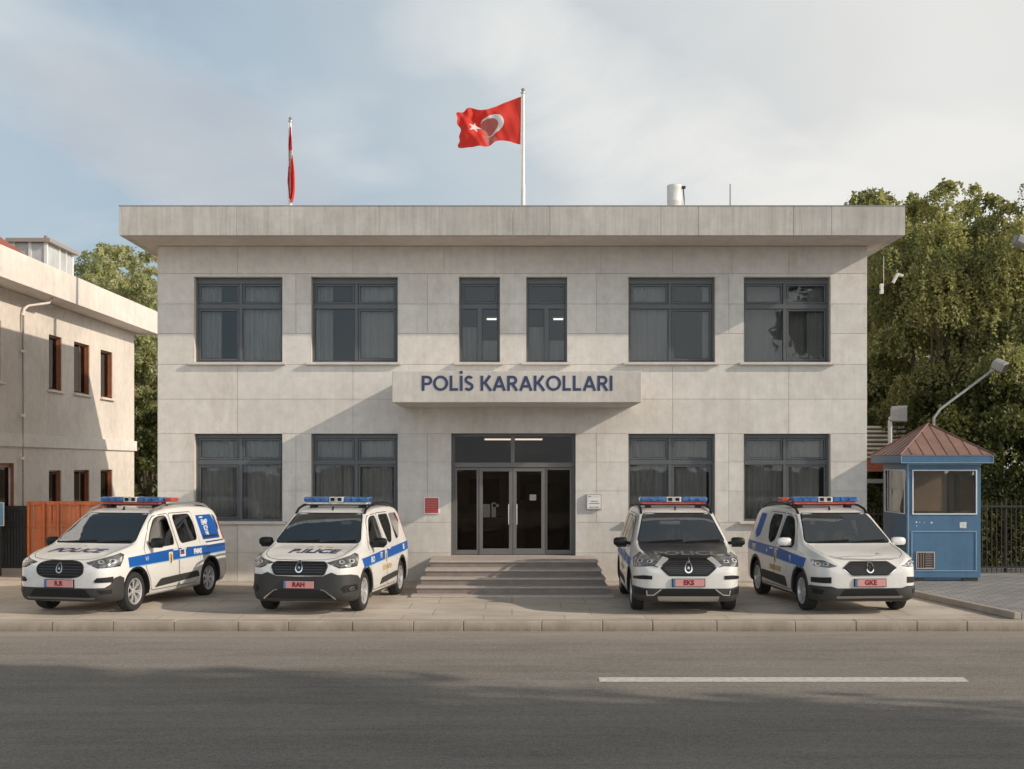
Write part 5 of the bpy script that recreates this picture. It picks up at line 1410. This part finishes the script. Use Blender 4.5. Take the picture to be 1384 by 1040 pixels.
base1 = dict(head=headA, grille=oval, slats=5, er=.078, plate_z=.515, plate='R.R', arch_r=.392, arch_w=.035, arch_m='blackpl', sill='vwhite',
    bumper=[('front_bumper', bump_poly([(0, .445), (22, .445), (34, .45), (38, .50), (41, .60), (46, .625), (50, .585)]), 'plastic'),
            ],
    intake=[('lower_intake', rpoly([(-.46, .425), (.46, .425), (.56, .30), (-.56, .30)], .03), 'blackpl', .014)],
    fwin=FW1, rwin=RW1, quarter='poster', stripe=[(.62, .745), (4.18, .795), (4.20, .945), (2.0, .955), (.60, .905)],
    texts=sideT, badge=(1.98, .80), clad=[(1.42, .34), (1.62, .475), (2.98, .51), (3.04, .40)][::-1], flagbox=True, rail='railsilver', hood=[('POLICE', -.02, .50, .34, .86, 'navy', .28, .010), ('c..', .0, .80, .12, 1.2, 'ink', 0, 0)], bar_red_end=.62)
def fogs(v, polys, m='blackpl', off=.014):
    for sg in (-1, 1):
        for p in polys: patch('fog_recess', [rpoly([(sg*a, z) for a, z in p], .6 if False else .02, 3)], cyl, off, MT[m], v, 4, .04)
def ex1(v):
    fogs(v, [[(27, .56), (29, .61), (40, .625), (40, .535), (28, .535)], [(29, .41), (39, .42), (39, .35), (31, .35)]])
    patch('skid_bar', [rpoly([(-.62, .295), (.62, .295), (.60, .268), (-.60, .268)], .01)], front, .018, M('bumper_lip', (.12, .12, .12), .4), v)
base1['hood_extra'] = ex1
make_van('white police van with blue oval striped side and POLICE bonnet, parked before the orange fence', PX(82, 20.7)+.52, 22.75, R(-13.5), base1)

c2 = dict(base1); c2.update(head=headA, grille=gr2, slats=4, gsur='plastic', plate='RAH', plate_z=.50, arch_r=.397, arch_w=.045, arch_m='plastic', sill='plastic', er=.085,
    bumper=[('front_bumper', bump_poly([(0, .63), (18, .64), (24, .70), (28, .66), (38, .66), (46, .63), (50, .58)]), 'plastic')],
    intake=[('lower_intake', rpoly([(-.36, .415), (.36, .415), (.56, .285), (-.56, .285)], .02), 'blackpl', .014)],
    quarter='window', rwin=[(2.36, 1.525), (3.02, 1.525), (3.04, 1.30), (2.80, 1.06), (2.55, 1.04)], stripe=[(.74, .73), (4.18, .83), (4.20, .985), (2.0, .93), (.62, .88)],
    texts=[('EKO', 1.27, .82, .13, 'deco', .004), ('FT', 1.88, .845, .14, 'deco', .004), ('BE', 3.65, .89, .13, 'deco', .004), ('MOTORISED', 2.3, .62, .115, 'paleyel', .004)],
    badge=(2.22, .80), clad=[(1.75, .35), (1.90, .46), (3.05, .50), (3.05, .40)][::-1], flagbox=False, rail='blackpl', bar_base='lb_white', bar_red_end=0,
    hood=[('P.ILICE', .10, .46, .33, .85, 'navy', .2, .014), ('A F N', .14, .74, .15, 1.2, 'paleyel', 0, .003)])
def ex2(v):
    fogs(v, [[(30, .44), (33, .49), (45, .49), (47, .40), (33, .37)]])
    for sg in (-1, 1):
        patch('chrome_strip', strip([(sg*.36, .42), (sg*.42, .41), (sg*.60, .275)], .018), front, .021, MT['chrome'], v)
        patch('fog_lamp', [[(sg*39+2.6*math.cos(t*.524), .43+.035*math.sin(t*.524)) for t in range(12)]], cyl, .020, MT['chrome'], v, 4, .04)
        patch('fog_lamp', [[(sg*39+1.5*math.cos(t*.524), .43+.021*math.sin(t*.524)) for t in range(12)]], cyl, .023, MT['lensdark'], v, 4, .04)
    sl = []
    for k in range(-13, 14):
        for j in range(4): sl.append([(k*.035-.004+(j % 2)*.0175, .305+j*.028), (k*.035+.004+(j % 2)*.0175, .305+j*.028), (k*.035+.004+(j % 2)*.0175, .32+j*.028), (k*.035-.004+(j % 2)*.0175, .32+j*.028)])
    sl = [q for q in sl if abs(q[0][0]) < .34+(.415-q[0][1])*1.3]
    patch('intake_mesh', sl, front, .018, M('mesh_grey', (.06, .06, .06), .5), v, skirt=-.012)
c2['hood_extra'] = ex2
make_van('white police van with all dark grey front bumper and black mirrors, left of the steps', PX(407, 20.7)+.29, 22.75, R(-8), c2)

c3 = dict(c2); c3.update(head=[(19, .82), (28, .80), (45, .775), (48, .90), (45, .985), (24, .955)], grille=hexg, slats=6, mesh=True, er=.085, plate='EKS', plate_z=.53, gsur='plastic', arch_m='blackpl', arch_r=.392, arch_w=.035,
    hood_dark=True, hood=[('POLICE', .0, .33, .26, 1.25, 'hoodgrey', 0, .006)],
    bumper=[('front_bumper', bump_poly([(0, .435), (30, .435), (36, .45), (46, .46), (50, .45)]), 'plastic')],
    intake=[('lower_intake', rpoly([(-.42, .425), (.42, .425), (.50, .32), (-.50, .32)], .02), 'blackpl', .014)], bar_base='lb_red',
    stripe=[(.74, .75), (4.18, .80), (4.20, .95), (2.0, .93), (.66, .88)])
def ex3(v):
    fogs(v, [[(26, .58), (26, .64), (32, .645), (45, .61), (45, .575)]], 'blackpl', .010)
    fogs(v, [[(29, .41), (43, .43), (43, .33), (31, .33)]])
    patch('skid_bar', [rpoly([(-.50, .31), (.50, .31), (.48, .245), (-.48, .245)], .02)], front, .022, M('skid_silver', (.36, .34, .32), .4, .5), v)
    for sg in (-1, 1):
        patch('grille_wing', [rpoly([(sg*.31, .90), (sg*.47, .775), (sg*.54, .80), (sg*.40, .93)], .01)], front, .018, MT['alloy'], v)
        patch('chrome_strip', strip([(sg*.44, .42), (sg*.56, .33), (sg*.66, .325), (sg*.67, .40)], .012), front, .021, MT['alloy'], v)
    MB().tube([(.0, -L2-.045, .86), (.012, -L2-.03, .90), (.0, -L2+.03, .935)], .005, 6).build('emblem_stalk', MT['chrome'], v)
c3['hood_extra'] = ex3
make_van('white police van facing straight out with a black bonnet, right of the steps', PX(930, 20.7)+.03, 22.78, R(-1.0), c3)

c4 = dict(c3); c4.update(head=headL, hood_dark=False, hood=[], plate='GKE', quarter='panel', mirror='white', gsur='chrome', arch_r=.40, arch_w=.05, arch_m='plastic',
    rwin=[(2.36, 1.525), (2.92, 1.525), (2.98, 1.36), (2.82, 1.10), (2.60, 1.03), (2.42, 1.10)],
    texts=[('FYF', 3.62, .885, .15, 'deco', .005), ('+', 2.75, .87, .16, 'deco', .004), ('Yi', 1.36, .83, .15, 'deco', .004), ('TEKNOLOJIK', 2.2, .60, .12, 'paleyel', .006)],
    badge=(2.22, .80), clad=[(1.50, .33), (1.62, .50), (3.06, .52), (3.04, .37)][::-1], bar_red_end=-.62, rail='blackpl',
    stripe=[(.66, .735), (4.18, .84), (4.20, 1.00), (2.0, .965), (.56, .89)])
def ex4(v):
    fogs(v, [[(28, .62), (45, .60), (45, .52), (28, .52)]], 'blackpl', .010)
    fogs(v, [[(33, .41), (43, .43), (43, .34), (34, .34)]])
    patch('skid_bar', [rpoly([(-.55, .315), (.55, .315), (.55, .285), (-.55, .285)], .012)], front, .022, M('skid_grey', (.25, .24, .23), .4, .5), v)
    patch('bonnet_fold', strip([(-.48, .16), (-.2, .20), (.1, .19), (.3, .24)], .014), top, .006, MT['railsilver'], v)
    patch('bonnet_fold', strip([(-.60, .24), (-.42, .13), (0, .10), (.42, .13), (.60, .24)], .010), top, .005, MT['railsilver'], v)
    decal('bonnet_lettering', 'A', top, .24, .30, .10, .006, MT['ink'], v)
c4['hood_extra'] = ex4
c4['bumper'] = [('front_bumper', bump_poly([(0, .44), (24, .44), (28, .47), (46, .47), (50, .45)]), 'plastic')]
make_van('white police van with white mirrors and plain bonnet, beside the blue booth', PX(1176, 20.7)-.22, 22.78, R(5.0), c4)
SKYLOC1, SKYLOC2, SKYLOC3 = (3.1, 1.7, 0), (5.3, 9.1, 0), (1.2, 4.4, 0)
EXPO = 0.0
# ------------------------------------------------------------------ light, sky, camera
to_sun = Vector((3.4, -1.2, 1.8)).normalized()
elev = math.asin(to_sun.z); az = math.atan2(to_sun.x, to_sun.y)   # azimuth from +Y, clockwise
L = bpy.data.lights.new('sun', 'SUN'); L.energy = 3.45; L.angle = R(.6); L.color = (1.0, .86, .70)
so = bpy.data.objects.new('sun', L); col.objects.link(so); so.rotation_euler = to_sun.to_track_quat('Z', 'Y').to_euler(); so.location = (30, -10, 20)
w = bpy.data.worlds.new('World'); scene.world = w; w.use_nodes = True; t = w.node_tree; t.nodes.clear()
out = t.nodes.new('ShaderNodeOutputWorld'); bg = t.nodes.new('ShaderNodeBackground')
sky = t.nodes.new('ShaderNodeTexSky'); sky.sky_type = 'NISHITA'; sky.sun_disc = False; sky.sun_elevation = elev; sky.sun_rotation = az
sky.air_density = 1.0; sky.dust_density = 1.5; sky.ozone_density = 1.5
tc = t.nodes.new('ShaderNodeTexCoord'); sep = t.nodes.new('ShaderNodeSeparateXYZ'); t.links.new(tc.outputs['Generated'], sep.inputs[0])
def math_(op, a, b=None):
    n = t.nodes.new('ShaderNodeMath'); n.operation = op
    for i, v in enumerate((a, b)):
        if v is None: continue
        if isinstance(v, (int, float)): n.inputs[i].default_value = v
        else: t.links.new(v, n.inputs[i])
    return n.outputs[0]
# clouds lie on a flat layer overhead: divide the direction by its height
den = math_('ADD', math_('MAXIMUM', sep.outputs[2], 0.0), .22)
cx = math_('DIVIDE', sep.outputs[0], den); cy = math_('DIVIDE', sep.outputs[1], den)
cmb = t.nodes.new('ShaderNodeCombineXYZ'); t.links.new(cx, cmb.inputs[0]); t.links.new(cy, cmb.inputs[1])
def cnoise(scale, loc, detail, rough, dist=0):
    mp = t.nodes.new('ShaderNodeMapping'); mp.inputs['Location'].default_value = loc; mp.inputs['Scale'].default_value = (1, .8, 1)
    t.links.new(cmb.outputs[0], mp.inputs[0]); n = t.nodes.new('ShaderNodeTexNoise'); n.inputs['Scale'].default_value = scale
    n.inputs['Detail'].default_value = detail; n.inputs['Roughness'].default_value = rough; n.inputs['Distortion'].default_value = dist
    t.links.new(mp.outputs[0], n.inputs['Vector']); return n.outputs['Fac']
K = 10.6
veil = ramp(t, cnoise(.9, SKYLOC1, 8, .52, .3), [(.30, 0), (.66, 1)])
puff = ramp(t, cnoise(1.6, SKYLOC2, 9, .5, .3), [(.50, 0), (.72, 1)])
grey = ramp(t, cnoise(.85, SKYLOC3, 7, .5, .2), [(.54, 0), (.70, 1)])
# brighter and creamier towards the sun's side (+x)
sidef = ramp(t, sep.outputs[0], [(.38, 0), (.62, 1)])
sx_ = math_('ADD', math_('MULTIPLY', sep.outputs[0], .5), .5); t.links.new(sx_, sidef.node.inputs['Fac'])
milk = ramp(t, sx_, [(.34, .50), (.66, .86)])
base = mixc(t, milk, sky.outputs[0], mixc(t, sidef, (.45*K, .575*K, .665*K), (.76*K, .76*K, .735*K)))
a = mixc(t, math_('MULTIPLY', veil, .55), base, mixc(t, sidef, (.58*K, .65*K, .69*K), (.80*K, .79*K, .75*K)))
a = mixc(t, math_('MULTIPLY', puff, .55), a, (.82*K, .81*K, .79*K))
a = mixc(t, math_('MULTIPLY', grey, .45), a, (.46*K, .49*K, .53*K))
# one long soft grey cloud bank to the upper left, brighter ones over the roof to the right
yc = math_('MAXIMUM', sep.outputs[1], .05); U = math_('DIVIDE', sep.outputs[0], yc); V = math_('DIVIDE', sep.outputs[2], yc)
def bank(u0, v0, su, sv, tilt, n, lo, hi):
    du = math_('SUBTRACT', U, u0); dv = math_('SUBTRACT', V, v0)
    p = math_('ADD', math_('MULTIPLY', du, math.cos(tilt)), math_('MULTIPLY', dv, math.sin(tilt))); q = math_('SUBTRACT', math_('MULTIPLY', dv, math.cos(tilt)), math_('MULTIPLY', du, math.sin(tilt)))
    r2 = math_('ADD', math_('POWER', math_('DIVIDE', p, su), 2.0), math_('POWER', math_('DIVIDE', q, sv), 2.0))
    m = math_('SUBTRACT', 1.0, math_('MULTIPLY', r2, 1.0)); m = math_('ADD', m, math_('MULTIPLY', math_('SUBTRACT', n, .5), 3.2))
    return ramp(t, m, [(lo, 0), (hi, 1)])
n1 = cnoise(2.2, (2.2, 7.7, 0), 9, .55, .4); n2 = cnoise(2.6, (6.1, 3.3, 0), 9, .55, .5)
a = mixc(t, math_('MULTIPLY', bank(-.27, .265, .19, .055, -.42, n1, .0, .85), .62), a, (.46*K, .49*K, .54*K))
for (u0, v0, su, sv, tl, am) in ((.13, .25, .20, .07, -.5, .6), (-.03, .35, .09, .05, .3, .3), (.30, .22, .22, .06, .1, .55)):
    a = mixc(t, math_('MULTIPLY', bank(u0, v0, su, sv, tl, n2, .0, .9), am), a, (.86*K, .845*K, .81*K))
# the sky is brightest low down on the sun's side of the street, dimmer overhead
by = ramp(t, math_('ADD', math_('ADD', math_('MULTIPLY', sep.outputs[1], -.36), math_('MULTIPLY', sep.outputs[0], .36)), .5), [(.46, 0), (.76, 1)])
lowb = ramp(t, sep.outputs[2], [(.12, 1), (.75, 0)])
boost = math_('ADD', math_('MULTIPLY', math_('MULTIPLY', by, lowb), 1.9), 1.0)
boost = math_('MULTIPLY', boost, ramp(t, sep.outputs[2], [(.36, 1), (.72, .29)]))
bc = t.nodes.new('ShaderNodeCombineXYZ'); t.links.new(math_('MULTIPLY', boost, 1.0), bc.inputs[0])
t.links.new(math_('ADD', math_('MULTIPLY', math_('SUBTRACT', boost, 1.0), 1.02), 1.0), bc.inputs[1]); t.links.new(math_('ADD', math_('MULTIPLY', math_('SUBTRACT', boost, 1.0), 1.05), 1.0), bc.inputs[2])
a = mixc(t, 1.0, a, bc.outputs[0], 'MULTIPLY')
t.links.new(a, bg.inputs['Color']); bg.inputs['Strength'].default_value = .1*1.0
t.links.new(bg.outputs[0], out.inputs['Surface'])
cam = bpy.data.cameras.new('camera'); co = bpy.data.objects.new('camera', cam); col.objects.link(co)
co.location = (0, 0, EYE); co.rotation_euler = (R(90), 0, 0); cam.sensor_width = 36; cam.lens = F/1384*36
cam.shift_y = (628-520)/1384; cam.clip_end = 3000; cam.clip_start = .1
scene.camera = co
scene.view_settings.view_transform = 'Standard'; scene.view_settings.look = 'None'; scene.view_settings.exposure = EXPO
scene.view_settings.gamma = 1
scene.cycles.max_bounces = 8; scene.cycles.transparent_max_bounces = 16; scene.cycles.sample_clamp_indirect = 6
